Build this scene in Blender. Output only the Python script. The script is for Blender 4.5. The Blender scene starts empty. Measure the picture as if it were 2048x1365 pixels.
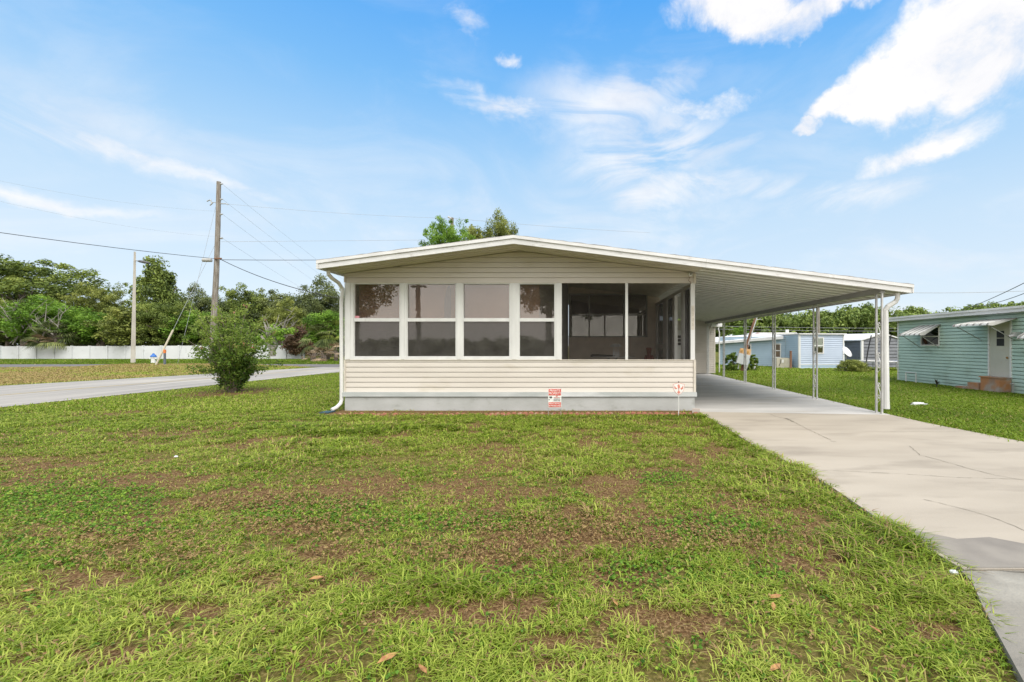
import bpy, math, random
import numpy as np
from mathutils import Vector, Matrix, noise as mnoise
R = math.radians
rng = np.random.default_rng(7)
random.seed(7)
sc = bpy.context.scene
col = sc.collection

# ------------------------------------------------------------------ camera
F, CX, CY, CZ = 905.0, 1165.0, 691.0, 1.38
cam_d = bpy.data.cameras.new('camera')
cam = bpy.data.objects.new('camera', cam_d); col.objects.link(cam)
cam.location = (0, 0, CZ); cam.rotation_euler = (R(90), 0, 0)
cam_d.sensor_width = 36; cam_d.lens = F / 2048 * 36
cam_d.shift_x = -(CX - 1024) / 2048; cam_d.shift_y = (CY - 682.5) / 2048
cam_d.clip_end = 3000; cam_d.clip_start = .05
sc.camera = cam
sc.view_settings.view_transform = 'Standard'; sc.view_settings.look = 'None'
sc.view_settings.gamma = 1; sc.view_settings.exposure = 1.1
try: sc.view_settings.use_curve_mapping = False
except Exception: pass

def at(px, py, d): return Vector(((px - CX) * d / F, d, CZ + (CY - py) * d / F))
def gd(px, py):
    d = F * CZ / (py - CY); return ((px - CX) * d / F, d)

# ------------------------------------------------------------------ sun and sky
SUN_EL, SUN_AZ = 52, 150          # azimuth clockwise from +Y
sd = bpy.data.lights.new('sun', 'SUN'); so = bpy.data.objects.new('sun', sd); col.objects.link(so)
sd.energy = 1.5; sd.angle = R(40); sd.color = (1, .96, .90)
sv = Vector((math.sin(R(SUN_AZ)) * math.cos(R(SUN_EL)), math.cos(R(SUN_AZ)) * math.cos(R(SUN_EL)), math.sin(R(SUN_EL))))
so.rotation_euler = sv.to_track_quat('Z', 'Y').to_euler()

W = bpy.data.worlds.new('World'); sc.world = W; W.use_nodes = True
nt = W.node_tree; nt.nodes.clear()
def N(t, **k):
    n = nt.nodes.new(t)
    for a, b in k.items(): setattr(n, a, b)
    return n
def L(a, b): nt.links.new(a, b)
out = N('ShaderNodeOutputWorld'); bg = N('ShaderNodeBackground'); bg.inputs[1].default_value = .13
sky = N('ShaderNodeTexSky', sky_type='NISHITA', sun_disc=False)
sky.sun_elevation = R(SUN_EL); sky.sun_rotation = R(SUN_AZ); sky.air_density = 1.0; sky.dust_density = .6; sky.ozone_density = 2.0
tc = N('ShaderNodeTexCoord'); sep = N('ShaderNodeSeparateXYZ'); L(tc.outputs['Generated'], sep.inputs[0])
def M(op, a, b=None, clamp=False):
    n = N('ShaderNodeMath', operation=op); n.use_clamp = clamp
    for i, v in enumerate((a, b)):
        if v is None: continue
        if isinstance(v, (int, float)): n.inputs[i].default_value = v
        else: L(v, n.inputs[i])
    return n.outputs[0]
def MR(v, a, b, c, d, smooth=True):
    n = N('ShaderNodeMapRange', interpolation_type='SMOOTHSTEP' if smooth else 'LINEAR')
    L(v, n.inputs[0]); n.inputs[1].default_value = a; n.inputs[2].default_value = b
    n.inputs[3].default_value = c; n.inputs[4].default_value = d
    return n.outputs[0]
# colour grade of the clear sky: more saturated overhead, paler toward the horizon
hs = N('ShaderNodeMix', data_type='RGBA', blend_type='MULTIPLY'); hs.inputs[0].default_value = 1
tint = N('ShaderNodeValToRGB'); L(MR(sep.outputs['Z'], 0, .62, 0, 1, False), tint.inputs[0])
e = tint.color_ramp.elements
e[0].position = 0; e[0].color = (1.0, 1.0, 1.0, 1); e[1].position = 1; e[1].color = (.5, 1.0, 1.0, 1)
L(sky.outputs[0], hs.inputs[6]); L(tint.outputs[0], hs.inputs[7])
grad = N('ShaderNodeValToRGB'); L(sep.outputs['Z'], grad.inputs[0])
gr = grad.color_ramp; gr.elements[0].position = 0.0; gr.elements[0].color = (.73, .82, .91, 1)
gr.elements[1].position = 1; gr.elements[1].color = (.06, .26, .62, 1)
for p, c in ((.10, (.71, .82, .93, 1)), (.24, (.60, .77, .94, 1)), (.36, (.42, .67, .95, 1)), (.48, (.22, .53, .95, 1)), (.60, (.11, .42, .95, 1)), (.72, (.08, .35, .85, 1))):
    k = gr.elements.new(p); k.color = c
sc10 = N('ShaderNodeMix', data_type='RGBA', blend_type='MULTIPLY'); sc10.inputs[0].default_value = 1
L(grad.outputs[0], sc10.inputs[6]); sc10.inputs[7].default_value = (3.6, 3.6, 3.6, 1)
base = N('ShaderNodeMix', data_type='RGBA'); base.inputs[0].default_value = .92
L(hs.outputs[2], base.inputs[6]); L(sc10.outputs[2], base.inputs[7])
# clouds: layered noise in direction space, gathered round cloud centres
def nz(scale, det, rough, vec, dist=0, stretch=(1, 1, 1)):
    m = N('ShaderNodeMapping'); m.inputs['Scale'].default_value = stretch; L(vec, m.inputs[0])
    n = N('ShaderNodeTexNoise'); n.inputs['Scale'].default_value = scale; n.inputs['Detail'].default_value = det
    n.inputs['Roughness'].default_value = rough; n.inputs['Distortion'].default_value = dist
    L(m.outputs[0], n.inputs['Vector']); return n
warp = nz(5, 6, .6, tc.outputs['Generated'])
wsub = N('ShaderNodeVectorMath', operation='SUBTRACT'); L(warp.outputs['Color'], wsub.inputs[0]); wsub.inputs[1].default_value = (.5, .5, .5)
wsc = N('ShaderNodeVectorMath', operation='SCALE'); L(wsub.outputs[0], wsc.inputs[0]); wsc.inputs['Scale'].default_value = .16
wadd = N('ShaderNodeVectorMath', operation='ADD'); L(tc.outputs['Generated'], wadd.inputs[0]); L(wsc.outputs[0], wadd.inputs[1])
def blob(px, py, rx, ry, tilt, inner=.35, warped=True, wt=1.0):
    c = Vector(((px - CX) / F, 1, (CY - py) / F)); ln = c.length; c.normalize()
    s = N('ShaderNodeVectorMath', operation='SUBTRACT'); L(wadd.outputs[0] if warped else tc.outputs['Generated'], s.inputs[0]); s.inputs[1].default_value = c
    q = c.to_track_quat('-Z', 'Y')       # local frame of the cloud centre
    xa = (q @ Vector((1, 0, 0))); ya = (q @ Vector((0, 1, 0)))
    t = R(tilt); xa, ya = xa * math.cos(t) + ya * math.sin(t), ya * math.cos(t) - xa * math.sin(t)
    def dot(v, k):
        d = N('ShaderNodeVectorMath', operation='DOT_PRODUCT'); L(s.outputs[0], d.inputs[0]); d.inputs[1].default_value = v * k
        return d.outputs['Value']
    a = dot(xa, F * ln / rx); b = dot(ya, F * ln / ry)
    r = M('SQRT', M('ADD', M('MULTIPLY', a, a), M('MULTIPLY', b, b)))
    return MR(r, inner, 1.2, wt, 0)
def total(bl):
    v = bl[0]
    for x in bl[1:]: v = M('MAXIMUM', v, x)
    return v
puff = total([blob(1900, 100, 165, 120, 10, .5), blob(1800, 165, 120, 72, 15, .4), blob(1700, 210, 95, 36, 10), blob(2030, 40, 170, 170, 0, .5), blob(1960, 160, 110, 70, 10, .4),
              blob(1470, 15, 170, 62, -8), blob(1640, 5, 170, 42, 4), blob(1850, 282, 165, 46, 10, .1, wt=.85), blob(1620, 255, 38, 26, 0),
              blob(940, 42, 85, 48, -10, 0, wt=.62), blob(1028, 118, 40, 26, 10, .0, wt=.7), blob(1395, 235, 150, 40, 8, .0, wt=.6)])
soft = total([blob(230, 250, 330, 90, -8, 0, wt=.5), blob(1310, 310, 230, 105, 0, 0), blob(1420, 385, 260, 45, -6, 0), blob(1280, 370, 200, 60, -20, 0), blob(300, 325, 290, 34, -9, 0), blob(60, 385, 260, 26, -6, 0),
              blob(1000, 215, 170, 26, -4, 0), blob(1720, 370, 190, 34, 0, 0), blob(1250, 210, 260, 90, 0, 0)])
n1 = nz(7, 10, .66, tc.outputs['Generated'], .3); n2 = nz(4.5, 8, .6, tc.outputs['Generated'], .8, (1, 1, 2.6))
pf = MR(M('ADD', puff, M('MULTIPLY', M('SUBTRACT', n1.outputs[0], .5), 2.1)), .12, 1.15, 0, 1.15)
pf = M('MULTIPLY', pf, MR(puff, 0, .3, 0, 1))
sf = M('MULTIPLY', MR(n2.outputs[0], .36, .64, 0, .85), soft)
veil = M('MULTIPLY', MR(nz(2.6, 7, .6, tc.outputs['Generated'], 1.0, (1, 1, 3)).outputs[0], .40, .70, 0, .42), MR(sep.outputs['Z'], .12, .5, 1, .3))
back = M('MULTIPLY', MR(nz(2.0, 5, .55, tc.outputs['Generated'], .4).outputs[0], .25, .6, .6, .95), M('MAXIMUM', MR(sep.outputs['Y'], .15, -.15, 0, 1), MR(sep.outputs['Z'], .68, .85, 0, 1)))  # unseen cloud cover behind camera and overhead, added to whiten and soften the light
ca = M('MAXIMUM', M('MAXIMUM', pf, sf), veil)
shade = N('ShaderNodeMix', data_type='RGBA'); L(MR(n1.outputs[0], .3, .7, 0, 1), shade.inputs[0])
shade.inputs[6].default_value = (3.2, 3.25, 3.45, 1); shade.inputs[7].default_value = (3.85, 3.8, 3.75, 1)
mx = N('ShaderNodeMix', data_type='RGBA'); L(ca, mx.inputs[0]); L(base.outputs[2], mx.inputs[6]); L(shade.outputs[2], mx.inputs[7])
bk = N('ShaderNodeMix', data_type='RGBA'); L(back, bk.inputs[0]); L(mx.outputs[2], bk.inputs[6]); bk.inputs[7].default_value = (6.2, 6.05, 5.85, 1)
L(bk.outputs[2], bg.inputs[0]); L(bg.outputs[0], out.inputs[0])

# ------------------------------------------------------------------ materials
def mat(name, c1, c2=None, rough=.6, scale=6, stretch=(1, 1, 1), lo=.35, hi=.65, bump=0, bscale=40, metal=0, spec=.4, c3=None, c3scale=.7, c3lo=.55, c3hi=.7, streak=False):
    m = bpy.data.materials.new(name); m.use_nodes = True
    t = m.node_tree; b = t.nodes['Principled BSDF']
    b.inputs['Roughness'].default_value = rough; b.inputs['Metallic'].default_value = metal
    b.inputs['Specular IOR Level'].default_value = spec
    g = t.nodes.new('ShaderNodeNewGeometry')
    def noise(sc_, st, det=6):
        mp = t.nodes.new('ShaderNodeMapping'); mp.inputs['Scale'].default_value = st
        t.links.new(g.outputs['Position'], mp.inputs[0])
        n = t.nodes.new('ShaderNodeTexNoise'); n.inputs['Scale'].default_value = sc_; n.inputs['Detail'].default_value = det
        t.links.new(mp.outputs[0], n.inputs['Vector']); return n.outputs[0]
    def mr(v, a, b_):
        r = t.nodes.new('ShaderNodeMapRange'); t.links.new(v, r.inputs[0]); r.inputs[1].default_value = a; r.inputs[2].default_value = b_; return r.outputs[0]
    colr = None
    if c2 is None: c2 = tuple(x * .86 for x in c1)
    mi = t.nodes.new('ShaderNodeMix'); mi.data_type = 'RGBA'
    t.links.new(mr(noise(scale, stretch), lo, hi), mi.inputs[0]); mi.inputs[6].default_value = (*c1, 1); mi.inputs[7].default_value = (*c2, 1)
    colr = mi.outputs[2]
    if c3:
        m3 = t.nodes.new('ShaderNodeMix'); m3.data_type = 'RGBA'
        t.links.new(mr(noise(c3scale, stretch, 8), c3lo, c3hi), m3.inputs[0]); t.links.new(colr, m3.inputs[6]); m3.inputs[7].default_value = (*c3, 1)
        colr = m3.outputs[2]
    t.links.new(colr, b.inputs['Base Color'])
    if bump:
        bp = t.nodes.new('ShaderNodeBump'); bp.inputs['Strength'].default_value = bump; bp.inputs['Distance'].default_value = .01
        t.links.new(noise(bscale, (1, 1, 1), 8), bp.inputs['Height']); t.links.new(bp.outputs[0], b.inputs['Normal'])
    return m
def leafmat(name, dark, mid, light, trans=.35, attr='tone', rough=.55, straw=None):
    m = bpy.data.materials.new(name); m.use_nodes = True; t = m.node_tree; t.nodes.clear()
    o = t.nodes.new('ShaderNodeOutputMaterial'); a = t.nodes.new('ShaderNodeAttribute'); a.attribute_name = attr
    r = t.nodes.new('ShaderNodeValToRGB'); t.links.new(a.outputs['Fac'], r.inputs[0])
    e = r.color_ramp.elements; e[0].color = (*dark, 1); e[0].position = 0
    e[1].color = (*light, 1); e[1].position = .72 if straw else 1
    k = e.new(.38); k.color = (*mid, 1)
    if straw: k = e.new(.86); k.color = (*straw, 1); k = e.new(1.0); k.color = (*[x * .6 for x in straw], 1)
    b = t.nodes.new('ShaderNodeBsdfPrincipled'); b.inputs['Roughness'].default_value = rough; b.inputs['Specular IOR Level'].default_value = .25
    tr = t.nodes.new('ShaderNodeBsdfTranslucent'); mx = t.nodes.new('ShaderNodeMixShader'); mx.inputs[0].default_value = trans
    t.links.new(r.outputs[0], b.inputs['Base Color']); t.links.new(r.outputs[0], tr.inputs[0])
    t.links.new(b.outputs[0], mx.inputs[1]); t.links.new(tr.outputs[0], mx.inputs[2]); t.links.new(mx.outputs[0], o.inputs[0])
    return m
def glass(name, refl, tint, clear, rough=.0, haze=None):
    m = bpy.data.materials.new(name); m.use_nodes = True; t = m.node_tree; t.nodes.clear()
    o = t.nodes.new('ShaderNodeOutputMaterial'); g = t.nodes.new('ShaderNodeBsdfGlossy'); g.inputs['Roughness'].default_value = rough
    g.inputs['Color'].default_value = (*tint, 1)
    tr = t.nodes.new('ShaderNodeBsdfTransparent'); tr.inputs[0].default_value = (*clear, 1)
    mx = t.nodes.new('ShaderNodeMixShader')
    tcn = t.nodes.new('ShaderNodeNewGeometry'); n = t.nodes.new('ShaderNodeTexNoise'); n.inputs['Scale'].default_value = 5; t.links.new(tcn.outputs['Position'], n.inputs['Vector'])
    bp = t.nodes.new('ShaderNodeBump'); bp.inputs['Strength'].default_value = .03; bp.inputs['Distance'].default_value = .01; t.links.new(n.outputs[0], bp.inputs['Height']); t.links.new(bp.outputs[0], g.inputs['Normal'])
    mx.inputs[0].default_value = refl; t.links.new(tr.outputs[0], mx.inputs[1]); t.links.new(g.outputs[0], mx.inputs[2])
    fin = mx
    if haze:
        hd = t.nodes.new('ShaderNodeBsdfDiffuse'); hd.inputs[0].default_value = (*haze[1], 1); fin = t.nodes.new('ShaderNodeMixShader'); hn = t.nodes.new('ShaderNodeTexNoise'); hn.inputs['Scale'].default_value = 4; hn.inputs['Detail'].default_value = 9
        t.links.new(tcn.outputs['Position'], hn.inputs['Vector']); hr = t.nodes.new('ShaderNodeMapRange'); t.links.new(hn.outputs[0], hr.inputs[0]); hr.inputs[1].default_value = .3; hr.inputs[2].default_value = .7; hr.inputs[3].default_value = haze[0] * .7; hr.inputs[4].default_value = haze[0] * 1.3
        t.links.new(hr.outputs[0], fin.inputs[0]); t.links.new(mx.outputs[0], fin.inputs[1]); t.links.new(hd.outputs[0], fin.inputs[2])
    t.links.new(fin.outputs[0], o.inputs[0])
    return m
def screenmat(name, c, alpha):
    m = bpy.data.materials.new(name); m.use_nodes = True; t = m.node_tree; t.nodes.clear()
    o = t.nodes.new('ShaderNodeOutputMaterial'); g = t.nodes.new('ShaderNodeBsdfDiffuse'); g.inputs[0].default_value = (*c, 1)
    tr = t.nodes.new('ShaderNodeBsdfTransparent'); mx = t.nodes.new('ShaderNodeMixShader')
    tcn = t.nodes.new('ShaderNodeNewGeometry'); n = t.nodes.new('ShaderNodeTexNoise'); n.inputs['Scale'].default_value = 3; n.inputs['Detail'].default_value = 8
    t.links.new(tcn.outputs['Position'], n.inputs['Vector'])
    r = t.nodes.new('ShaderNodeMapRange'); t.links.new(n.outputs[0], r.inputs[0]); r.inputs[1].default_value = .3; r.inputs[2].default_value = .7
    r.inputs[3].default_value = alpha - .06; r.inputs[4].default_value = alpha + .06
    t.links.new(r.outputs[0], mx.inputs[0]); t.links.new(tr.outputs[0], mx.inputs[1]); t.links.new(g.outputs[0], mx.inputs[2]); t.links.new(mx.outputs[0], o.inputs[0])
    return m

cream = mat('cream_siding', (.65, .605, .545), (.59, .545, .485), .5, 2.2, (.35, 1, 1), c3=(.52, .47, .38), c3scale=3.5, c3lo=.6, c3hi=.8)
creamtrim = mat('cream_trim', (.64, .59, .51), None, .5, 8)
white = mat('white_paint', (.72, .72, .70), (.64, .64, .62), .45, 5, (1, 1, .3), c3=(.50, .49, .46), c3scale=9, c3lo=.66, c3hi=.85)
whitefascia = mat('weathered_white', (.70, .70, .69), (.60, .60, .59), .5, 3, (1, 1, 4), c3=(.42, .40, .38), c3scale=7, c3lo=.6, c3hi=.8)
alum = mat('aluminium', (.55, .55, .54), (.45, .45, .44), .4, 10, metal=.3)
dullalum = mat('dull_aluminium', (.42, .42, .40), (.34, .34, .32), .5, 8, metal=.2)
shingle = mat('roof_shingle', (.20, .19, .18), (.33, .31, .29), .9, 20, bump=.5)
greyboard = mat('grey_painted_board', (.50, .52, .51), (.40, .43, .42), .6, 3, (.6, 1, 2), c3=(.62, .64, .64), c3scale=1.2)
foundation = mat('painted_block', (.45, .46, .45), (.38, .39, .375), .75, 2, (1, 1, 1.5), bump=.35, bscale=30, c3=(.27, .28, .25), c3scale=4, c3lo=.6, c3hi=.8)
panel = mat('carport_pan', (.82, .82, .76), (.75, .75, .69), .55, 2.5, (1, .4, 1), c3=(.52, .52, .46), c3scale=5, c3lo=.58, c3hi=.8)
beamgrey = mat('beam_grey', (.30, .30, .28), None, .6, 4)
concrete_p = mat('painted_slab', (.55, .53, .50), (.44, .425, .40), .75, 1.4, (.5, 1.6, 1), bump=.2, c3=(.40, .35, .28), c3scale=1.1, c3lo=.58, c3hi=.72)
tealm = mat('teal_siding', (.47, .62, .55), (.41, .56, .49), .55, 1.6, (1, 1, 1.5), c3=(.33, .41, .33), c3scale=1.6, c3lo=.56, c3hi=.8)
bluem = mat('blue_siding', (.42, .54, .64), (.37, .49, .59), .55, 1.5)
bluel = mat('light_blue_siding', (.54, .62, .74), (.50, .58, .70), .55, 1.5)
greym = mat('grey_metal', (.20, .21, .23), (.15, .16, .18), .5, 3, metal=.2)
fencem = mat('white_vinyl', (.66, .68, .69), (.57, .59, .60), .5, .5, c3=(.40, .41, .38), c3scale=1.5, c3lo=.6, c3hi=.85)
woodpole = mat('pole_wood', (.15, .12, .09), (.30, .28, .25), .85, 6, (3, 3, .25), bump=.4)
concpole = mat('pole_concrete', (.50, .47, .41), (.38, .35, .30), .8, 4, (1, 1, .3))
bark = mat('bark', (.14, .11, .085), (.24, .20, .17), .9, 8, (1, 1, .3), bump=.5)
greybark = mat('grey_bark', (.30, .28, .25), (.20, .18, .16), .9, 8)
asph = mat('asphalt', (.37, .345, .31), (.26, .245, .225), .9, 1.0, (2.2, .22, 1), bump=.3, bscale=80, c3=(.44, .41, .36), c3scale=.9)
asphd = mat('asphalt_dark', (.17, .155, .15), (.13, .12, .115), .9, 1.2, bump=.15, bscale=80)
yellow = mat('road_paint_yellow', (.52, .38, .10), (.36, .30, .18), .8, 8)
wire = mat('wire_black', (.03, .03, .03), None, .6)
wirel = mat('wire_grey', (.36, .38, .40), None, .6)
black = mat('black_plastic', (.02, .02, .022), None, .5)
red = mat('sign_red', (.62, .055, .03), (.55, .05, .03), .45)
signwhite = mat('sign_white', (.78, .78, .75), None, .45)
rustred = mat('faded_red', (.66, .24, .18), None, .5)
terracotta = mat('terracotta', (.42, .17, .11), (.30, .13, .09), .85, 30, bump=.4, c3=(.45, .34, .26), c3scale=12)
blind = mat('brown_blind', (.50, .29, .18), (.42, .24, .145), .8, 60, (.05, 1, 4))
curtainb = mat('blue_curtain', (.04, .06, .10), None, .9)
inwall = mat('interior_wall', (.4, .32, .27), None, .9)
porchwall = mat('porch_siding', (.80, .69, .59), (.74, .63, .53), .7, 2)
darkwin = glass('dark_glass', .10, (.9, .95, 1), (.06, .06, .06))
tinted = glass('tinted_glass', .15, (.92, .87, .82), (.76, .72, .68), haze=(.10, (.36, .32, .28)))
tintedlow = glass('screened_glass', .09, (1, .92, .88), (.5, .47, .45), .03, haze=(.34, (.135, .128, .115)))
screen = screenmat('insect_screen', (.05, .045, .04), .17)
sidescreen = screenmat('side_insect_screen', (.03, .032, .038), .66)
awn = mat('awning', (.62, .61, .57), (.52, .52, .48), .6, 4)
awnd = mat('awning_dirty', (.17, .155, .14), (.35, .33, .30), .8, 12)
doorm = mat('stained_door', (.55, .54, .47), (.48, .47, .40), .6, 2, (1, 1, .5), c3=(.45, .22, .10), c3scale=4, c3lo=.62, c3hi=.75)
stepm = mat('rusty_concrete', (.38, .33, .28), (.30, .20, .14), .85, 3, bump=.4, c3=(.42, .20, .09), c3scale=2.4, c3lo=.48, c3hi=.62)
brown = mat('brown_wood', (.16, .08, .045), (.24, .13, .08), .8, 8, (1, 1, .3))
tan = mat('tan_board', (.62, .40, .20), (.5, .30, .14), .7, 14)
greybox = mat('grey_box', (.52, .55, .56), (.46, .49, .50), .5, 5)
beige = mat('beige_metal', (.50, .47, .38), None, .5)
statue = mat('red_clay', (.24, .07, .05), (.14, .04, .03), .8, 30, bump=.5)
bluep = mat('blue_paint', (.04, .16, .50), None, .4)
orange = mat('orange_cap', (.70, .20, .05), None, .5)
bagm = mat('white_bag', (.75, .76, .77), None, .4, bump=.4, bscale=20)
pink = mat('pink_label', (.70, .30, .34), None, .5)
whiteroof = mat('white_roof', (.72, .72, .72), (.62, .62, .62), .5, 3)
cracks = mat('crack_dark', (.16, .14, .11), (.26, .23, .18), .95, 12)

# ------------------------------------------------------------------ mesh helpers
ORG = {}
def link(name, me, m, parent=None, loc=(0, 0, 0)):
    o = bpy.data.objects.new(name, me); col.objects.link(o)
    if m is not None: me.materials.append(m)
    if parent is not None: o.parent = parent; ORG[o.name] = ORG[parent.name]
    else: o.location = loc; ORG[o.name] = Vector(loc)
    return o
def tag(o, label=None, cat=None, group=None, kind=None):
    if label: o['label'] = label
    if cat: o['category'] = cat
    if group: o['group'] = group
    if kind: o['kind'] = kind
    return o
def thing(name, loc, label, cat, group=None):
    o = bpy.data.objects.new(name, None); col.objects.link(o); o.location = loc; o.empty_display_size = .2
    ORG[o.name] = Vector(loc); return tag(o, label, cat, group)
def kids(o): return [c for c in bpy.data.objects if c.parent == o]
def copy_tree(o, parent=None, cache={}):
    c = o.copy(); col.objects.link(c); c.parent = parent
    ORG[c.name] = ORG[o.name]
    for k in kids(o): copy_tree(k, c)
    return c

class MB:
    def __init__(s): s.v = []; s.f = []
    def poly(s, pts):
        n = len(s.v); s.v += [tuple(p) for p in pts]; s.f.append(tuple(range(n, n + len(pts))))
    def hexa(s, b, t):                       # bottom 4, top 4 (ccw seen from above)
        n = len(s.v); s.v += [tuple(p) for p in b] + [tuple(p) for p in t]
        s.f += [(n + 3, n + 2, n + 1, n), (n + 4, n + 5, n + 6, n + 7)] + [(n + i, n + (i + 1) % 4, n + 4 + (i + 1) % 4, n + 4 + i) for i in range(4)]
    def box(s, x0, x1, y0, y1, z0, z1):
        b = [(x0, y0), (x1, y0), (x1, y1), (x0, y1)]
        s.hexa([(*p, z0) for p in b], [(*p, z1) for p in b]); return s
    def wbox(s, p0, p1, a, b, z0, z1, o0, o1):  # box on a wall line: along a..b (m), out o0..o1
        p0 = Vector(p0); p1 = Vector(p1); d = (p1 - p0).normalized(); n = Vector((d.y, -d.x))
        q = [p0 + d * a + n * o1, p0 + d * b + n * o1, p0 + d * b + n * o0, p0 + d * a + n * o0]
        s.hexa([(*x, z0) for x in q], [(*x, z1) for x in q]); return s
    def bar(s, p, q, w, h=None, up=(0, 0, 1)):
        h = h or w; p = Vector(p); q = Vector(q); d = (q - p).normalized(); u = Vector(up)
        if abs(d.dot(u)) > .95: u = Vector((0, 1, 0))
        a = d.cross(u).normalized() * w / 2; b = a.cross(d).normalized() * h / 2
        A = [p - a - b, p + a - b, p + a + b, p - a + b]; B = [x + (q - p) for x in A]
        n = len(s.v); s.v += [tuple(x) for x in A + B]
        s.f += [(n, n + 1, n + 2, n + 3), (n + 7, n + 6, n + 5, n + 4)] + [(n + (i + 1) % 4, n + i, n + 4 + i, n + 4 + (i + 1) % 4) for i in range(4)]
        return s
    def tube(s, pts, r, n=8, cap=True):
        pts = [Vector(p) for p in pts]; rs = r if isinstance(r, (list, tuple)) else [r] * len(pts); rings = []
        pu = None
        for i, p in enumerate(pts):
            d = (pts[min(i + 1, len(pts) - 1)] - pts[max(i - 1, 0)]).normalized()
            if pu is None: pu = Vector((0, 0, 1)) if abs(d.z) < .9 else Vector((1, 0, 0))
            a = d.cross(pu).normalized(); b = a.cross(d).normalized(); pu = b
            st = len(s.v)
            for k in range(n):
                t = 2 * math.pi * k / n; s.v.append(tuple(p + (a * math.cos(t) + b * math.sin(t)) * rs[i]))
            rings.append(st)
        for i in range(len(rings) - 1):
            for k in range(n):
                s.f.append((rings[i] + k, rings[i] + (k + 1) % n, rings[i + 1] + (k + 1) % n, rings[i + 1] + k))
        if cap: s.f.append(tuple(rings[0] + k for k in reversed(range(n)))); s.f.append(tuple(rings[-1] + k for k in range(n)))
        return s
    def lathe(s, c, prof, n=16):
        c = Vector(c); rings = []
        for r, z in prof:
            st = len(s.v)
            for k in range(n): t = 2 * math.pi * k / n; s.v.append((c.x + r * math.cos(t), c.y + r * math.sin(t), c.z + z))
            rings.append(st)
        for i in range(len(rings) - 1):
            for k in range(n): s.f.append((rings[i] + k, rings[i] + (k + 1) % n, rings[i + 1] + (k + 1) % n, rings[i + 1] + k))
        s.f.append(tuple(rings[0] + k for k in reversed(range(n)))); s.f.append(tuple(rings[-1] + k for k in range(n)))
        return s
    def prism(s, pts, off):
        pts = [Vector(p) for p in pts]; off = Vector(off); n = len(s.v); k = len(pts)
        s.v += [tuple(p) for p in pts] + [tuple(p + off) for p in pts]
        s.f += [tuple(range(n, n + k)), tuple(reversed(range(n + k, n + 2 * k)))] + [(n + (i + 1) % k, n + i, n + k + i, n + k + (i + 1) % k) for i in range(k)]
        return s
    def build(s, name, m, parent=None, loc=(0, 0, 0), smooth=False, fix=True):
        o = ORG[parent.name] if parent is not None else Vector(loc)
        me = bpy.data.meshes.new(name); me.from_pydata([(x - o.x, y - o.y, z - o.z) for x, y, z in s.v], [], s.f)
        if fix:
            import bmesh
            bm = bmesh.new(); bm.from_mesh(me); bmesh.ops.recalc_face_normals(bm, faces=bm.faces); bm.to_mesh(me); bm.free()
        if smooth: me.polygons.foreach_set('use_smooth', [True] * len(me.polygons))
        return link(name, me, m, parent, loc)

def npmesh(name, V, Fq, m, parent=None, loc=(0, 0, 0), tone=None, smooth=False):
    """V (n,3) world coords, Fq (k,4) quads or list"""
    o = ORG[parent.name] if parent is not None else Vector(loc)
    me = bpy.data.meshes.new(name); V = np.asarray(V, dtype=np.float32) - np.array(o, dtype=np.float32)
    me.vertices.add(len(V)); me.vertices.foreach_set('co', V.ravel())
    k, c = Fq.shape
    me.loops.add(k * c); me.loops.foreach_set('vertex_index', Fq.astype(np.int32).ravel())
    me.polygons.add(k); me.polygons.foreach_set('loop_start', np.arange(0, k * c, c, dtype=np.int32))
    try: me.polygons.foreach_set('loop_total', np.full(k, c, dtype=np.int32))
    except Exception: pass
    if smooth: me.polygons.foreach_set('use_smooth', np.ones(k, dtype=bool))
    if tone is not None:
        a = me.attributes.new('tone', 'FLOAT', 'POINT'); a.data.foreach_set('value', np.asarray(tone, dtype=np.float32))
    me.update(); me.validate()
    return link(name, me, m, parent, loc)

def text_mesh(s, txt, size, org, m, name, parent, width=None, thick=.0008, face='-y', bold=.0):
    cu = bpy.data.curves.new('t', 'FONT'); cu.body = txt; cu.size = size; cu.extrude = thick; cu.align_x = 'CENTER'; cu.align_y = 'CENTER'; cu.offset = bold
    ob = bpy.data.objects.new('t', cu); col.objects.link(ob); bpy.context.view_layer.update()
    dg = bpy.context.evaluated_depsgraph_get(); me = bpy.data.meshes.new_from_object(ob.evaluated_get(dg))
    bpy.data.objects.remove(ob); bpy.data.curves.remove(cu)
    co = np.array([v.co[:] for v in me.vertices])
    w = co[:, 0].max() - co[:, 0].min(); k = (width / w) if width else 1
    me.transform(Matrix.Diagonal((k, 1, 1, 1))); me.transform(s)
    o = Vector(org) - ORG[parent.name]; me.transform(Matrix.Translation(o)); me.materials.clear()
    return link(name, me, m, parent)
UPRIGHT = Matrix.Rotation(R(90), 4, 'X')

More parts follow.
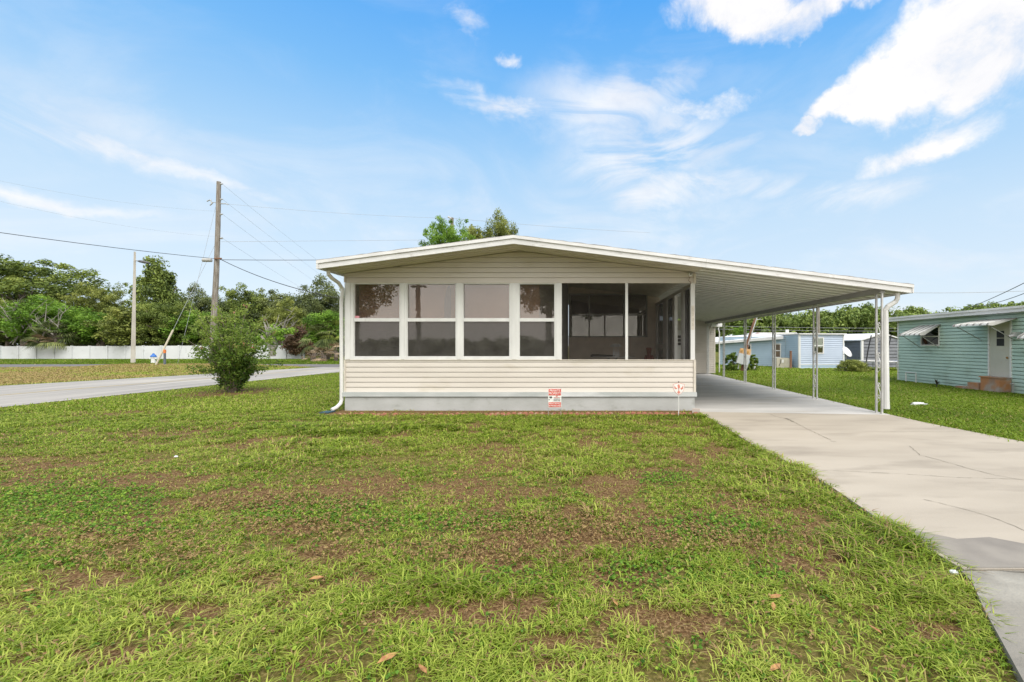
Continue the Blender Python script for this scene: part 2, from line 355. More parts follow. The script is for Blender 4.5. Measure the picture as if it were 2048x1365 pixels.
def clip(poly, planes):
    for a, b, c in planes:                   # keep a*t + b*z <= c
        res = []
        for i in range(len(poly)):
            p, q = poly[i], poly[(i + 1) % len(poly)]
            dp = a * p[0] + b * p[1] - c; dq = a * q[0] + b * q[1] - c
            if dp <= 0: res.append(p)
            if (dp < 0 < dq) or (dq < 0 < dp):
                k = dp / (dp - dq); res.append((p[0] + (q[0] - p[0]) * k, p[1] + (q[1] - p[1]) * k))
        poly = res
        if len(poly) < 3: return []
    return poly
def siding(mb, p0, p1, z0, z1, pitch, lip=.012, planes=(), holes=(), off=0.0, gap=.011, deep=.012):
    """lap siding seen from the right-hand side of p0->p1; holes = (a, b, z0, z1)"""
    p0 = Vector(p0); p1 = Vector(p1); Ln = (p1 - p0).length; d = (p1 - p0) / Ln; n = Vector((d.y, -d.x))
    k = 0; z = z0
    def P(t, zz, o): q = p0 + d * t + n * (o + off); return (q.x, q.y, zz)
    while z < z1 - 1e-4:
        zt = min(z + pitch, z1); cuts = sorted({z, zt} | {h for q in holes for h in q[2:4] if z < h < zt})
        for a, b in zip(cuts, cuts[1:]):
            mid = (a + b) / 2; segs = [(0, Ln)]
            for h in holes:
                if h[2] < mid < h[3]:
                    ns = []
                    for s0, s1 in segs:
                        if h[1] <= s0 or h[0] >= s1: ns.append((s0, s1)); continue
                        if h[0] > s0: ns.append((s0, h[0]))
                        if h[1] < s1: ns.append((h[1], s1))
                    segs = ns
            for s0, s1 in segs:
                pg = clip([(s0, a), (s1, a), (s1, b), (s0, b)], planes)
                if pg:
                    g_ = gap; zg = z + pitch - g_
                    lo = clip(pg, [(0, 1, zg)]); hi = clip(pg, [(0, -1, -zg)])
                    if lo: mb.poly([P(t, zz, lip * (1 - .75 * (zz - z) / pitch)) for t, zz in lo])
                    if hi:
                        mb.poly([P(t, zz, -deep) for t, zz in hi]); t0 = min(t for t, _ in hi); t1 = max(t for t, _ in hi)
                        mb.poly([P(t0, zg, -deep), P(t1, zg, -deep), P(t1, zg, lip * .3), P(t0, zg, lip * .3)])
                if a == z:
                    pg = clip([(s0, a), (s1, a)] + [(s1, a + 1e-4), (s0, a + 1e-4)], planes)
                    if pg:
                        t0 = min(t for t, _ in pg); t1 = max(t for t, _ in pg)
                        mb.poly([P(t0, a, -deep), P(t1, a, -deep), P(t1, a, lip), P(t0, a, lip)])
        z = zt
    return mb

# ------------------------------------------------------------------ terrain
def sst(v, a, b): t = np.clip((v - a) / (b - a), 0, 1); return t * t * (3 - 2 * t)
_g = rng.random((8, 64, 64))
def vnoise(x, y, s, o=0):
    x = np.asarray(x) / s + 13.7 * o + 100; y = np.asarray(y) / s + 7.3 * o + 100
    xi = np.floor(x).astype(int); yi = np.floor(y).astype(int); fx = x - xi; fy = y - yi
    fx = fx * fx * (3 - 2 * fx); fy = fy * fy * (3 - 2 * fy); G = _g[o % 8]
    a = G[xi % 64, yi % 64]; b = G[(xi + 1) % 64, yi % 64]; c = G[xi % 64, (yi + 1) % 64]; d = G[(xi + 1) % 64, (yi + 1) % 64]
    return (a * (1 - fx) + b * fx) * (1 - fy) + (c * (1 - fx) + d * fx) * fy
def fbm(x, y, s, o=0): return (vnoise(x, y, s, o) + .5 * vnoise(x, y, s / 2.1, o + 1) + .25 * vnoise(x, y, s / 4.3, o + 2)) / 1.75
def height(x, y):
    x = np.asarray(x, float); y = np.asarray(y, float)
    h = .22 * sst(x, -31, -27) * (1 - sst(x, -21, -17.5)) * sst(y, 22, 26.5) * (1 - sst(y, 27.5, 29.6))
    h = h - .17 * sst(y, 42, 50) * (1 - sst(x, -20, -8))
    nearw = (1 - sst(np.abs(x), 9, 11)) * (1 - sst(y, 8.3, 8.9)) * (1 - sst(x, 1.9, 2.3)) * sst(y, -2, 0)
    return h + nearw * (.05 * (fbm(x, y, 1.7, 3) - .5))
def axis(parts):
    r = []
    for a, b, s in parts: r += list(np.arange(a, b, s))
    return np.array(r + [parts[-1][1]])
gx = axis([(-400, -60, 20), (-60, -34, 2), (-34, -13, .5), (-13, -9, .25), (-9, 3, .07), (3, 8, .25), (8, 30, 1), (30, 400, 20)])
gy = axis([(-200, -10, 10), (-10, 1.4, .4), (1.4, 9.6, .07), (9.6, 20, .4), (20, 34, .25), (34, 60, 1), (60, 900, 30)])

# lawn maps -----------------------------------------------------------------
BARE = [(192,1160,120,28,1),(360,1223,110,22,1),(100,968,70,12,.9),(312,964,120,18,.85),(255,1040,80,10,.9),(640,1107,90,25,.8),(200,1315,90,30,.8),
 (288,872,65,7,.9),(450,896,60,6,.8),(675,975,45,22,.8),(760,968,75,22,.9),(924,980,100,24,.75),(1060,988,55,12,.8),(1220,972,65,27,.95),(1310,952,80,16,.9),
 (1147,1028,28,16,1),(1100,1084,190,22,.85),(720,1163,45,28,.8),(840,1238,140,24,.95),(1020,1223,110,34,.9),(1310,1238,150,28,1),(1140,1285,95,22,.9),
 (1100,1335,60,20,.9),(1260,1318,60,14,.8),(1376,1245,60,30,.9),(1868,1263,75,25,.9),(1939,1210,28,18,.8),(1457,1308,55,16,.8),(30,1215,60,14,.9),(1400,1070,90,14,.5),
 (180,1000,150,20,.4),(560,1060,110,16,.5),(60,1320,50,20,.7),(520,1160,50,14,.6),(1480,1010,70,12,.6),(20,920,50,8,.8),(900,905,60,6,.6),(1080,900,40,6,.6),(1330,870,120,5,.5),(1610,1040,20,10,.5),
 (1000,1130,60,8,.5),(640,1330,50,12,.5)]
CLOV = [(130,1010,200,45),(60,1110,120,35),(1350,1150,160,48),(1420,1060,150,30),(620,1025,160,28),(1010,1165,110,28),(880,1050,200,22),(250,1060,140,20),(1330,960,60,14),(1500,1150,80,30)]
LONG = [(1140,925,120,34),(1130,960,70,18),(620,900,130,18),(520,930,100,20),(1560,960,130,50),(1750,1100,120,60),(1820,1170,80,40),(1040,1035,40,14),(1190,1030,35,14),(730,860,200,10),(900,1180,100,20)]
def proj(x, y): return CX + F * x / y, CY + F * CZ / y
def emap(x, y, E, soft=.55):
    px, py = proj(x, np.maximum(y, .8)); r = np.zeros_like(px)
    wob = .55 * (fbm(x, y, .35, 2) - .5) + .5 * (fbm(x, y, .12, 5) - .5)
    for e in E:
        a = e[4] if len(e) > 4 else 1
        d = np.sqrt(((px - e[0]) / e[2]) ** 2 + ((py - e[1]) / e[3]) ** 2) + wob
        r = np.maximum(r, a * (1 - sst(d, soft, 1.25)))
    return r
def bare_map(x, y):
    b = emap(x, y, BARE)
    n = sst(fbm(x, y, .6, 4), .53, .66) * .6 * (1 - sst(y, 7, 9)) * sst(y, 1.9, 3) * (1 - sst(x, 1.6, 2.2))
    far = sst(fbm(x, y, 1.5, 6), .55, .72) * .35 * sst(y, 6.5, 8)
    sh = 1 - sst(np.hypot(x + 10.3, (y - 13.3) * .8), .7, 1.5)
    bed = sst(y, 8.92, 9.0) * (1 - sst(y, 9.7, 9.8)) * (1 - sst(x, 2.3, 2.5)) * sst(x, -5.3, -5.0)
    return np.clip(np.maximum.reduce([b, n, far, sh, bed]), 0, 1)
X, Y = np.meshgrid(gx, gy, indexing='ij'); Z = height(X, Y)
V = np.stack([X.ravel(), Y.ravel(), Z.ravel()], 1); nx, ny = X.shape
ii, jj = np.meshgrid(np.arange(nx - 1), np.arange(ny - 1), indexing='ij'); i0 = (ii * ny + jj).ravel()
Q = np.stack([i0, i0 + ny, i0 + ny + 1, i0 + 1], 1)
gm = bpy.data.materials.new('lawn_soil'); gm.use_nodes = True; t = gm.node_tree; b = t.nodes['Principled BSDF']; b.inputs['Roughness'].default_value = .95; b.inputs['Specular IOR Level'].default_value = .1
ge = t.nodes.new('ShaderNodeNewGeometry')
def gn(scale, det=8, st=(1, 1, 1)):
    mp = t.nodes.new('ShaderNodeMapping'); mp.inputs['Scale'].default_value = st; t.links.new(ge.outputs['Position'], mp.inputs[0])
    n = t.nodes.new('ShaderNodeTexNoise'); n.inputs['Scale'].default_value = scale; n.inputs['Detail'].default_value = det; n.inputs['Roughness'].default_value = .65
    t.links.new(mp.outputs[0], n.inputs['Vector']); return n.outputs[0]
def gramp(v, st):
    r = t.nodes.new('ShaderNodeValToRGB'); t.links.new(v, r.inputs[0]); e = r.color_ramp.elements
    e[0].position = st[0][0]; e[0].color = (*st[0][1], 1); e[1].position = st[-1][0]; e[1].color = (*st[-1][1], 1)
    for p, c in st[1:-1]: k = e.new(p); k.color = (*c, 1)
    return r.outputs[0]
soil = gramp(gn(60), [(.3, (.038, .020, .008)), (.46, (.115, .065, .028)), (.58, (.20, .125, .058)), (.72, (.42, .31, .17))])
turf = gramp(gn(42), [(.32, (.03, .04, .010)), (.47, (.10, .12, .022)), (.58, (.18, .18, .04)), (.72, (.32, .25, .11))])
at_ = t.nodes.new('ShaderNodeAttribute'); at_.attribute_name = 'tone'
mm = t.nodes.new('ShaderNodeMix'); mm.data_type = 'RGBA'; t.links.new(at_.outputs['Fac'], mm.inputs[0]); t.links.new(turf, mm.inputs[6]); t.links.new(soil, mm.inputs[7])
bp = t.nodes.new('ShaderNodeBump'); bp.inputs['Strength'].default_value = .8; bp.inputs['Distance'].default_value = .015; t.links.new(gn(50), bp.inputs['Height'])
t.links.new(bp.outputs[0], b.inputs['Normal']); t.links.new(mm.outputs[2], b.inputs['Base Color'])
tn = np.clip(bare_map(V[:, 0], V[:, 1]) * 1.1 + .5 * (V[:, 1] < 9.6), 0, 1)
tag(npmesh('ground', V, Q, gm, tone=tn), kind='structure')

# roads ----------------------------------------------------------------------
def sheet(name, pts, m, z=.004, sub=None):
    mb = MB(); mb.poly([(x, y, z) for x, y in pts]); return tag(mb.build(name, m, fix=False), kind='structure')
rn = [(-12.9, -60), (-12.9, 8), (-12.75, 14), (-12.6, 20), (-12.1, 27), (-11.6, 40), (-11.2, 90)]
rf = [(-16.0, 90), (-15.4, 40), (-16.0, 29.6), (-17.2, 25), (-18.2, 20.5), (-19.6, 15.3), (-20.2, 10), (-20.4, -60)]
sheet('road', rn + rf, asph, .012)
sheet('side_road', [(-70, 26.5), (-41, 26.0), (-31, 29.5), (-20, 30.2), (-17.4, 28.8), (-15.8, 28.2), (-12.2, 28.2), (-11.9, 32.6), (-40, 32.4), (-70, 31.6)], asphd, .018)
mb = MB()
cl = [(-16.1, 4), (-15.95, 14), (-15.6, 18), (-15.0, 24), (-14.4, 27.5)]
for a, b_ in zip(cl, cl[1:]): mb.poly([(a[0], a[1], .0165), (a[0] + .11, a[1], .0165), (b_[0] + .11, b_[1], .0165), (b_[0], b_[1], .0165)])
tag(mb.build('road_marking', yellow, fix=False), kind='structure')

# driveway slabs ---------------------------------------------------------------
dm = mat('driveway_concrete', (.42, .37, .30), (.35, .305, .245), .8, 1.1, (.5, 1.4, 1), bump=.25, bscale=60, c3=(.26, .225, .18), c3scale=1.8, c3lo=.54, c3hi=.8)
dm2 = mat('old_concrete', (.27, .25, .212), (.20, .186, .158), .85, 3, bump=.5, bscale=50, c3=(.33, .31, .265), c3scale=2.2)
dm3 = mat('driveway_damp', (.21, .19, .165), (.27, .245, .21), .9, 4, bump=.2, bscale=60)
def slab(name, edge, m, z1=.035):
    mb = MB(); mb.prism([(x, y, -.08) for x, y in edge], (0, 0, z1 + .08)); return tag(mb.build(name, m), kind='structure')
L1 = [(2.29, 2.72), (2.28, 3.32), (2.36, 4.22), (2.40, 4.88), (2.31, 6.06), (2.35, 7.6), (2.36, 9.15)]
driv = slab('driveway', [(6.9, 2.75), (6.6, 4.6), (6.16, 6.28), (5.98, 7.76), (5.97, 8.75)] + list(reversed(L1)), dm)
slab('driveway_apron', [(1.5, .3), (9, .3), (7.0, 2.73), (2.26, 2.70), (2.22, 2.58), (2.05, 2.31), (1.88, 2.01), (1.76, 1.80), (1.6, 1.2)], dm2, .0345)
slab('carport_slab', [(2.37, 9.17), (5.97, 8.77), (6.05, 12), (6.05, 21.5), (2.37, 21.5)], concrete_p)
def ribbon(mb, pts, w, z):
    P = []
    for i, (px, py) in enumerate(pts): P.append(Vector(gd(px, py)))
    Q_ = []
    for a, b_ in zip(P, P[1:]):
        k = max(2, int((b_ - a).length / .05))
        for j in range(k): q = a.lerp(b_, j / k); Q_.append(q + Vector((random.uniform(-.008, .008), random.uniform(-.008, .008))))
    Q_.append(P[-1])
    for i in range(len(Q_) - 1):
        d = (Q_[i + 1] - Q_[i]).normalized(); n = Vector((-d.y, d.x)) * w * random.uniform(.4, 1.2) / 2
        mb.poly([(*(Q_[i] - n), z), (*(Q_[i + 1] - n), z), (*(Q_[i + 1] + n), z), (*(Q_[i] + n), z)])
for pts, w in (([(1540, 832), (1553, 838), (1575, 842)], .012), ([(1572, 841), (1586, 848)], .05), ([(1586, 848), (1625, 868), (1662, 886)], .010), ([(1820, 898), (1840, 917), (1880, 927), (1930, 942), (1990, 958), (2048, 968)], .008),
               ([(1622, 947), (1700, 950), (1800, 955), (1900, 962), (2060, 967)], .006), ([(1850, 1008), (1940, 1030), (2000, 1050), (2060, 1076)], .006),
               ([(1780, 868), (1900, 868), (1960, 866)], .006), ([(1660, 888), (1672, 889)], .02), ([(1926, 1152), (1980, 1153), (2060, 1157)], .012)):
    mb = MB(); ribbon(mb, pts, w, .0385); mb.build('crack', cracks, driv, fix=False)
# damp grey patch above the joint
mb = MB(); mb.poly([(x, y, .0372) for x, y in [(2.33, 2.73), (6.8, 2.76), (6.4, 2.9), (4.8, 2.93), (4.2, 3.0), (3.6, 2.98), (3.2, 3.08), (3.0, 3.06), (2.85, 3.17), (2.6, 3.14), (2.45, 3.26), (2.3, 3.4)]]); mb.build('stain', dm3, driv, fix=False)

# ------------------------------------------------------------------ the house
YF = 9.6; S = YF / F
def hx(px): return (px - CX) * S
def hz(py): return CZ + (CY - py) * S
XL, XR = hx(690), hx(1391)
RY = 8.8; RS = RY / F
AX, AZ = (1027.5 - CX) * RS, CZ + 219 * RS
LXe, LZ = (634 - CX) * RS, CZ + 168.4 * RS
RXe, RZ = (1826 - CX) * RS, CZ + 120 * RS
YB = 21.55
def rz(x): return AZ - (AX - x) * (AZ - LZ) / (AX - LXe) if x < AX else AZ - (x - AX) * (AZ - RZ) / (RXe - AX)
FH = .155
house = thing('mobile_home', (XL, YF, 0), 'cream sided mobile home with glazed sunroom and screened porch', 'house')
# gable + lower siding
ztop = hz(565.8); zsill = hz(719.8); zb = hz(784.3); zbb = hz(793)
mb = MB(); Ln = XR - XL
gl = (AZ - LZ) / (AX - LXe); grr = (AZ - RZ) / (RXe - AX)
c_l = rz(XL) - FH + .02; c_r = rz(XR) - FH + .02
planes = [(-gl, 1, c_l), (grr, 1, c_r + grr * Ln)]
siding(mb, (XL, YF), (XR, YF), ztop, AZ, .1085, .012, planes, gap=.013, deep=.016)
siding(mb, (XL, YF), (XR, YF), zb, zsill, .1065, .013, gap=.013, deep=.022)
mb.build('siding', cream, house, fix=False)
mb = MB()
mb.box(XL - .01, XL + .025, YF - .03, YF - .001, ztop, rz(XL) - FH - .02); mb.box(XR - .045, XR + .004, YF - .03, YF + .02, ztop - .02, rz(XR) - FH - .0)
mb.box(XL - .01, XL + .025, YF - .03, YF - .001, zb, zsill); mb.box(XR - .045, XR + .004, YF - .03, YF + .02, zb, zsill)
mb.box(XL + .025, XR - .045, YF - .026, YF - .001, zsill - .012, zsill + .004); mb.box(XL + .025, XR - .045, YF - .024, YF - .001, ztop - .012, ztop + .004)
mb.build('corner_trim', creamtrim, house)
MB().box(XL - .02, XR + .012, YF - .075, YF + .0, zbb, zb - .002).build('skirt_board', greyboard, house)
MB().box(XL + .02, XR - .03, YF - .045, YF + .05, -.1, zbb - .012).build('foundation', foundation, house)
# body behind: side walls, back, floor
mb = MB(); mb.box(XL, XL + .1, YF + .03, YB + .5, 0, rz(XL) - FH - .03)
mb.build('side_wall', cream, house); MB().box(XR - .05, XR, 14.3, YB, 0, rz(XR) - FH - .03).build('side_wall', cream, house)
mb = MB(); mb.box(XL + .1, XR, YF + .03, YB, .36, .40); mb.build('floor', mat('porch_floor', (.62, .57, .50), None, .8), house)
# inner walls: partition, back of the sunroom, above window header
xp = hx(1122.5) 
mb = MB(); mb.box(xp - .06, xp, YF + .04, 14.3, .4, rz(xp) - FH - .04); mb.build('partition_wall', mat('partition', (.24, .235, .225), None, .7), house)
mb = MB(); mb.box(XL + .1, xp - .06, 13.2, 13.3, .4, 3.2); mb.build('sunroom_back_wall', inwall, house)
mb = MB(); mb.poly([(XL + .1, YF + .03, ztop), (XR, YF + .03, ztop), (XR, YF + .03, rz(XR) - FH), (AX, YF + .03, AZ - FH), (XL + .1, YF + .03, rz(XL) - FH)]); mb.build('gable_lining', inwall, house, fix=False)
# framed window wall
WN = [(708.5, 799.5), (814.8, 911.7), (926.7, 1019.0), (1039.0, 1109.0)]
mb = MB(); edges = [hx(690)] + [v for a, b_ in WN for v in (hx(a) - .012, hx(b_) + .012)] + [hx(1123.5)]
for i in range(0, len(edges), 2): mb.box(edges[i], edges[i + 1], YF - .02, YF + .08, zsill + .004, ztop - .012)
for a, b_ in WN:
    mb.box(hx(a) - .012, hx(b_) + .012, YF - .018, YF + .08, zsill + .004, hz(714.5)); mb.box(hx(a) - .012, hx(b_) + .012, YF - .018, YF + .08, hz(567.8), ztop - .012)
mb.box(hx(1250.5), hx(1255.8), YF - .02, YF + .03, zsill + .004, ztop - .012); mb.box(hx(1381), hx(1389.5), YF - .02, YF + .06, zsill + .004, ztop - .012)
mb.build('window_frame_wall', white, house)
for c, w in ((697, 9), (806.5, 6), (918.8, 7), (1028.5, 8), (1116, 6)): MB().box(hx(c - w / 2), hx(c + w / 2), YF - .032, YF - .0205, zsill + .01, ztop - .016).build('mullion_cover', white, house)
zm0, zm1 = hz(643.5), hz(636.8)
for k, (a, b_) in enumerate(WN):
    x0, x1 = hx(a), hx(b_)
    fr = MB(); z0, z1 = hz(714.4), hz(567.9)
    for q in ((x0 - .012, x0 + .006, z0, z1), (x1 - .006, x1 + .012, z0, z1), (x0 + .006, x1 - .006, z0, z0 + .014), (x0 + .006, x1 - .006, z1 - .01, z1)): fr.box(q[0], q[1], YF - .006, YF + .05, q[2], q[3])
    fr.box(x0 + .006, x1 - .006, YF - .012, YF + .04, zm0, zm1)
    w = fr.build('window', white, house)
    MB().box(x0 + .006, x1 - .006, YF + .032, YF + .036, zm1 + .002, z1 - .012).build('upper_pane', tinted, w)
    MB().box(x0 + .006, x1 - .006, YF + .022, YF + .026, z0 + .016, zm0 - .002).build('lower_pane', tintedlow, w)
    bx = x1 if k < 3 else x0 + (x1 - x0) * .56
    bm_ = MB(); nb = 28
    for j in range(nb):
        za = zm0 - .2 + (z1 - zm0 + .2) * j / nb; zc = za + (z1 - zm0 + .2) / nb * .92
        e1 = bx + (.012 * math.sin(j * .45) if k == 3 else 0)
        bm_.box(x0 + (.03 if k == 0 else 0), e1, YF + .14, YF + .146 + .003 * (j % 2), za, zc)
    bm_.build('blind', blind, w)
    if k == 1: MB().prism([(hx(886), YF + .10, hz(700)), (hx(899), YF + .10, hz(700)), (hx(899), YF + .10, hz(580)), (hx(896), YF + .10, hz(570)), (hx(891), YF + .10, hz(574)), (hx(886), YF + .10, hz(600))], (0, .01, 0)).build('curtain', curtainb, w)
MB().box(hx(708.5) + .01, hx(718), YF + .014, YF + .0155, zm1 + .006, zm1 + .05).build('sticker', pink, house)
# screens
MB().box(hx(1123.5), hx(1250.5), YF + .01, YF + .011, zsill + .004, ztop - .012).build('screen_panel', screen, house)
MB().box(hx(1255.8), hx(1381), YF + .01, YF + .011, zsill + .004, ztop - .012).build('screen_panel', screen, house)
# address plate
pl_ = MB().box(hx(1382), hx(1388.3), YF - .024, YF - .0205, hz(660), hz(612)).build('address_plate', creamtrim, house)
for k, ch in enumerate('5300'):
    text_mesh(UPRIGHT, ch, .085, (hx(1385.2), YF - .025, hz(619 + 10.5 * k)), mat('digit', (.45, .42, .34), None, .5), 'digit', pl_)
# porch back wall Y = 14.3
YP = 14.3; PS = YP / F
def bx_(px): return (px - CX) * PS
def bz(py): return CZ + (CY - py) * PS
mb = MB(); w0, w1, wz0, wz1 = bx_(1137), bx_(1293.5), bz(672.5), bz(590.5)
gx0, gx1 = bx_(1137), bx_(1313)
siding(mb, (gx0, YP), (gx1 + .1, YP), .4, 3.3, .128, .014, [( -0.0001, 1, rz(gx0) - FH - .02), (grr, 1, rz(gx1) - FH + grr * (gx1 - gx0))], [(0.0, w1 - gx0, wz0, wz1)], gap=.02, deep=.025)
mb.build('porch_wall', porchwall, house, fix=False)
mb = MB(); xs = [bx_(1137), bx_(1179), bx_(1293.5)]
mb.box(xs[0], xs[2] + .02, YP - .1, YP + .02, wz0 - .035, wz0); mb.box(xs[0], xs[2] + .02, YP - .04, YP + .02, wz1, wz1 + .04)
for x in (xs[0] + .02, xs[1] - .03, xs[2] - .03): mb.box(x, x + .045, YP - .04, YP + .02, wz0, wz1)
mb.box(xs[1] + .02, xs[2] - .03, YP - .03, YP + .02, bz(631.5), bz(629)); mb.box(xs[0] + .06, xs[1] - .03, YP - .03, YP + .02, bz(632), bz(630.5))
mb.box(bx_(1246), bx_(1249), YP - .03, YP + .02, wz0, wz1)
pw = mb.build('porch_window', mat('porch_frame', (.42, .43, .41), None, .6), house)
MB().box(xs[0] + .06, xs[2] - .03, YP + .005, YP + .008, wz0, wz1).build('pane', glass('porch_glass', .16, (.95, .9, .8), (.25, .25, .25)), pw)
MB().box(xs[0], xs[2], YP + .3, YP + .32, wz0 - .1, wz1 + .1).build('room_shade_sheet', black, pw)  # black sheet standing in for the shade of the room behind
MB().box(xs[1] + .03, bx_(1246), YP + .05, YP + .06, wz0, bz(643)).build('blind', mat('tan_reflection', (.42, .29, .16), (.34, .23, .12), .8, 20), pw)  # tan panel in place of the pane's brownish reflection, put in as colour
# right wall of the porch: posts, screens, low wall
xr = XR - .05
mb = MB()
for y0, y1 in ((14.05, 14.28), (12.42, 13.0), (11.35, 11.62), (10.35, 10.62), (9.68, 9.75)): mb.box(xr - .04, xr + .04, y0, y1, .4, 2.62)
mb.box(xr - .04, xr + .04, YF + .08, 14.28, 2.62, 2.70); mb.box(xr - .03, xr + .03, 13.0, 14.05, 1.28, 1.42); mb.box(xr - .03, xr + .03, YF + .1, 10.35, .98, 1.06)
mb.build('porch_side_frame', white, house)
for a, b_ in ((13.0, 14.05), (11.62, 12.42), (9.75, 10.35)): MB().box(xr - .002, xr, a, b_, .4, 2.62).build('side_screen', sidescreen, house)
# roof (house part) + fascia
def roofpart(x0, x1, parent, nm='roof'):
    xs = [x0] + ([AX] if x0 < AX < x1 else []) + [x1]
    top = [(x, RY, rz(x)) for x in xs]; bot = [(x, RY, rz(x) - .03) for x in reversed(xs)]
    MB().prism(top + bot, (0, YB - RY + .4, 0)).build(nm, shingle, parent)
    f1 = MB(); f2 = MB(); f3 = MB()
    for a, b_ in zip(xs, xs[1:]):
        f1.hexa([(a, RY - .035, rz(a) - .052), (b_, RY - .035, rz(b_) - .052), (b_, RY + .0, rz(b_) - .052), (a, RY + .0, rz(a) - .052)],
                [(a, RY - .035, rz(a) + .006), (b_, RY - .035, rz(b_) + .006), (b_, RY + .0, rz(b_) + .006), (a, RY + .0, rz(a) + .006)])
        f2.hexa([(a, RY - .012, rz(a) - FH), (b_, RY - .012, rz(b_) - FH), (b_, RY + .03, rz(b_) - FH), (a, RY + .03, rz(a) - FH)],
                [(a, RY - .012, rz(a) - .054), (b_, RY - .012, rz(b_) - .054), (b_, RY + .03, rz(b_) - .054), (a, RY + .03, rz(a) - .054)])
        n = int((b_ - a) / .12); tp = [(a + (b_ - a) * i / n) for i in range(n + 1)]
        tp = [(u, RY - .028, rz(u) + random.uniform(.010, .024)) for u in tp]
        f3.prism([(a, RY - .028, rz(a) + .0065)] + [(b_, RY - .028, rz(b_) + .0065)] + tp[::-1], (0, .15, 0))
    f2.build('fascia', whitefascia, parent); f1.build('drip_edge', whitefascia, parent); f3.build('shingle_edge', shingle, parent)
roofpart(LXe, XR, house)
mb = MB()
for a, b_ in ((LXe + .03, AX), (AX, XR)):
    y = RY + .035
    while y < YB:
        y2 = min(y + .2, YB); h = FH - .025
        mb.hexa([(a, y, rz(a) - h), (b_, y, rz(b_) - h), (b_, y2, rz(b_) - h + .008), (a, y2, rz(a) - h + .008)], [(a, y, rz(a) - .04), (b_, y, rz(b_) - .04), (b_, y2, rz(b_) - .04), (a, y2, rz(a) - .04)]); y = y2
mb.build('soffit', mat('soffit', (.62, .58, .49), (.55, .51, .43), .7, 2), house)
mb = MB(); mb.box(LXe - .0, LXe + .035, RY - .03, YB, LZ - FH - .0, LZ - .01); mb.build('eave_gutter', whitefascia, house)
# left downspout
p = [at(657, 541, 9.0), at(657, 549, 9.02), at(664, 557, 9.15), at(677, 566, 9.4), at(685, 578, 9.53), (XL - .055, 9.56, 2.3), (XL - .05, 9.56, .22), (XL - .06, 9.53, .15), (XL - .10, 9.45, .08), (XL - .15, 9.36, .045)]
MB().tube(p, .038, 8).build('downspout', white, house)
mb = MB(); mb.box(XL - .28, XL - .08, 9.12, 9.38, .005, .025); mb.build('splash_block', mat('splash_blue', (.03, .075, .10), None, .6), house)
# cable under the gable, spotlight bracket
cab = [Vector((hx(x), YF - .03 - .0 * k, hz(y))) for k, (x, y) in enumerate([(697, 530), (720, 535.5), (760, 536), (800, 533), (840, 524), (885, 508)])]
MB().tube(cab, .006, 6).build('cable', wire, house)
mb = MB(); mb.box(hx(1026), hx(1034), YF - .1, YF - .01, hz(494.5), hz(492)); mb.tube([(hx(1030), YF - .1, hz(493)), (hx(1034), YF - .16, hz(495))], .018, 8); mb.build('bracket_light', black, house)
# camera dome + dangling wire
c = (hx(1379.5), YF - .05, hz(550)); cm = thing('security_camera', c, 'small white dome camera above the porch screen corner', 'camera')
MB().lathe((c[0], c[1], c[2] - .03), [(.01, -.012), (.036, .0), (.05, .03), (.043, .06), (.01, .072)], 16).build('housing', white, cm, smooth=True)
MB().tube([(c[0], c[1] - .056, c[2]), (c[0], c[1] - .03, c[2])], .016, 12).build('lens', black, cm)
MB().tube([(c[0], c[1], c[2] - .03), (c[0] - .015, c[1] + .01, c[2] - .08), (c[0] - .04, c[1] + .01, c[2] - .13), (c[0] - .0, c[1] + .0, c[2] - .16), (c[0] + .02, c[1], c[2] - .2)], .005, 5).build('cable', brown, cm)
MB().box(c[0] - .02, c[0] + .02, c[1] + .02, c[1] + .05, c[2] - .02, c[2] + .02).build('mount', white, cm)

# ------------------------------------------------------------------ carport
cp = thing('carport', (5.87, 9, 0), 'long open carport roof of white metal pans beside the house', 'carport')
roofpart(XR + .003, RXe, cp)
mb = MB(); y = RY + .035; xa, xb = XR + .003, RXe - .03; h = FH - .045
while y < YB - .01:
    y2 = min(y + .152, YB)
    mb.hexa([(xa, y, rz(xa) - h), (xb, y, rz(xb) - h), (xb, y2 - .026, rz(xb) - h), (xa, y2 - .026, rz(xa) - h)], [(xa, y, rz(xa) - .04), (xb, y, rz(xb) - .04), (xb, y2 - .026, rz(xb) - .04), (xa, y2 - .026, rz(xa) - .04)])
    mb.hexa([(xa, y2 - .026, rz(xa) - .05), (xb, y2 - .026, rz(xb) - .05), (xb, y2, rz(xb) - .05), (xa, y2, rz(xa) - .05)], [(xa, y2 - .026, rz(xa) - .04), (xb, y2 - .026, rz(xb) - .04), (xb, y2, rz(xb) - .04), (xa, y2, rz(xa) - .04)])
    y = y2
mb.build('ceiling', panel, cp)
mb = MB(); y = RY + .33
while y < YB - .1:
    mb.hexa([(xa, y, rz(xa) - h - .016), (xb, y, rz(xb) - h - .016), (xb, y + .02, rz(xb) - h - .016), (xa, y + .02, rz(xa) - h - .016)], [(xa, y, rz(xa) - h + .01), (xb, y, rz(xb) - h + .01), (xb, y + .02, rz(xb) - h + .01), (xa, y + .02, rz(xa) - h + .01)]); y += .305
tag(mb.build('rib', mat('pan_rib', (.56, .56, .51), None, .7), cp), kind='stuff')
PXX = 5.87; zc = rz(PXX) - h
MB().box(PXX - .04, PXX + .05, RY + .05, YB - .02, zc - .105, zc - .002).build('beam', beamgrey, cp)
mb = MB(); mb.box(RXe - .028, RXe - .003, RY - .03, YB, RZ - FH + .004, RZ + .004); mb.build('eave_gutter', whitefascia, cp)
ztp = zc - .107
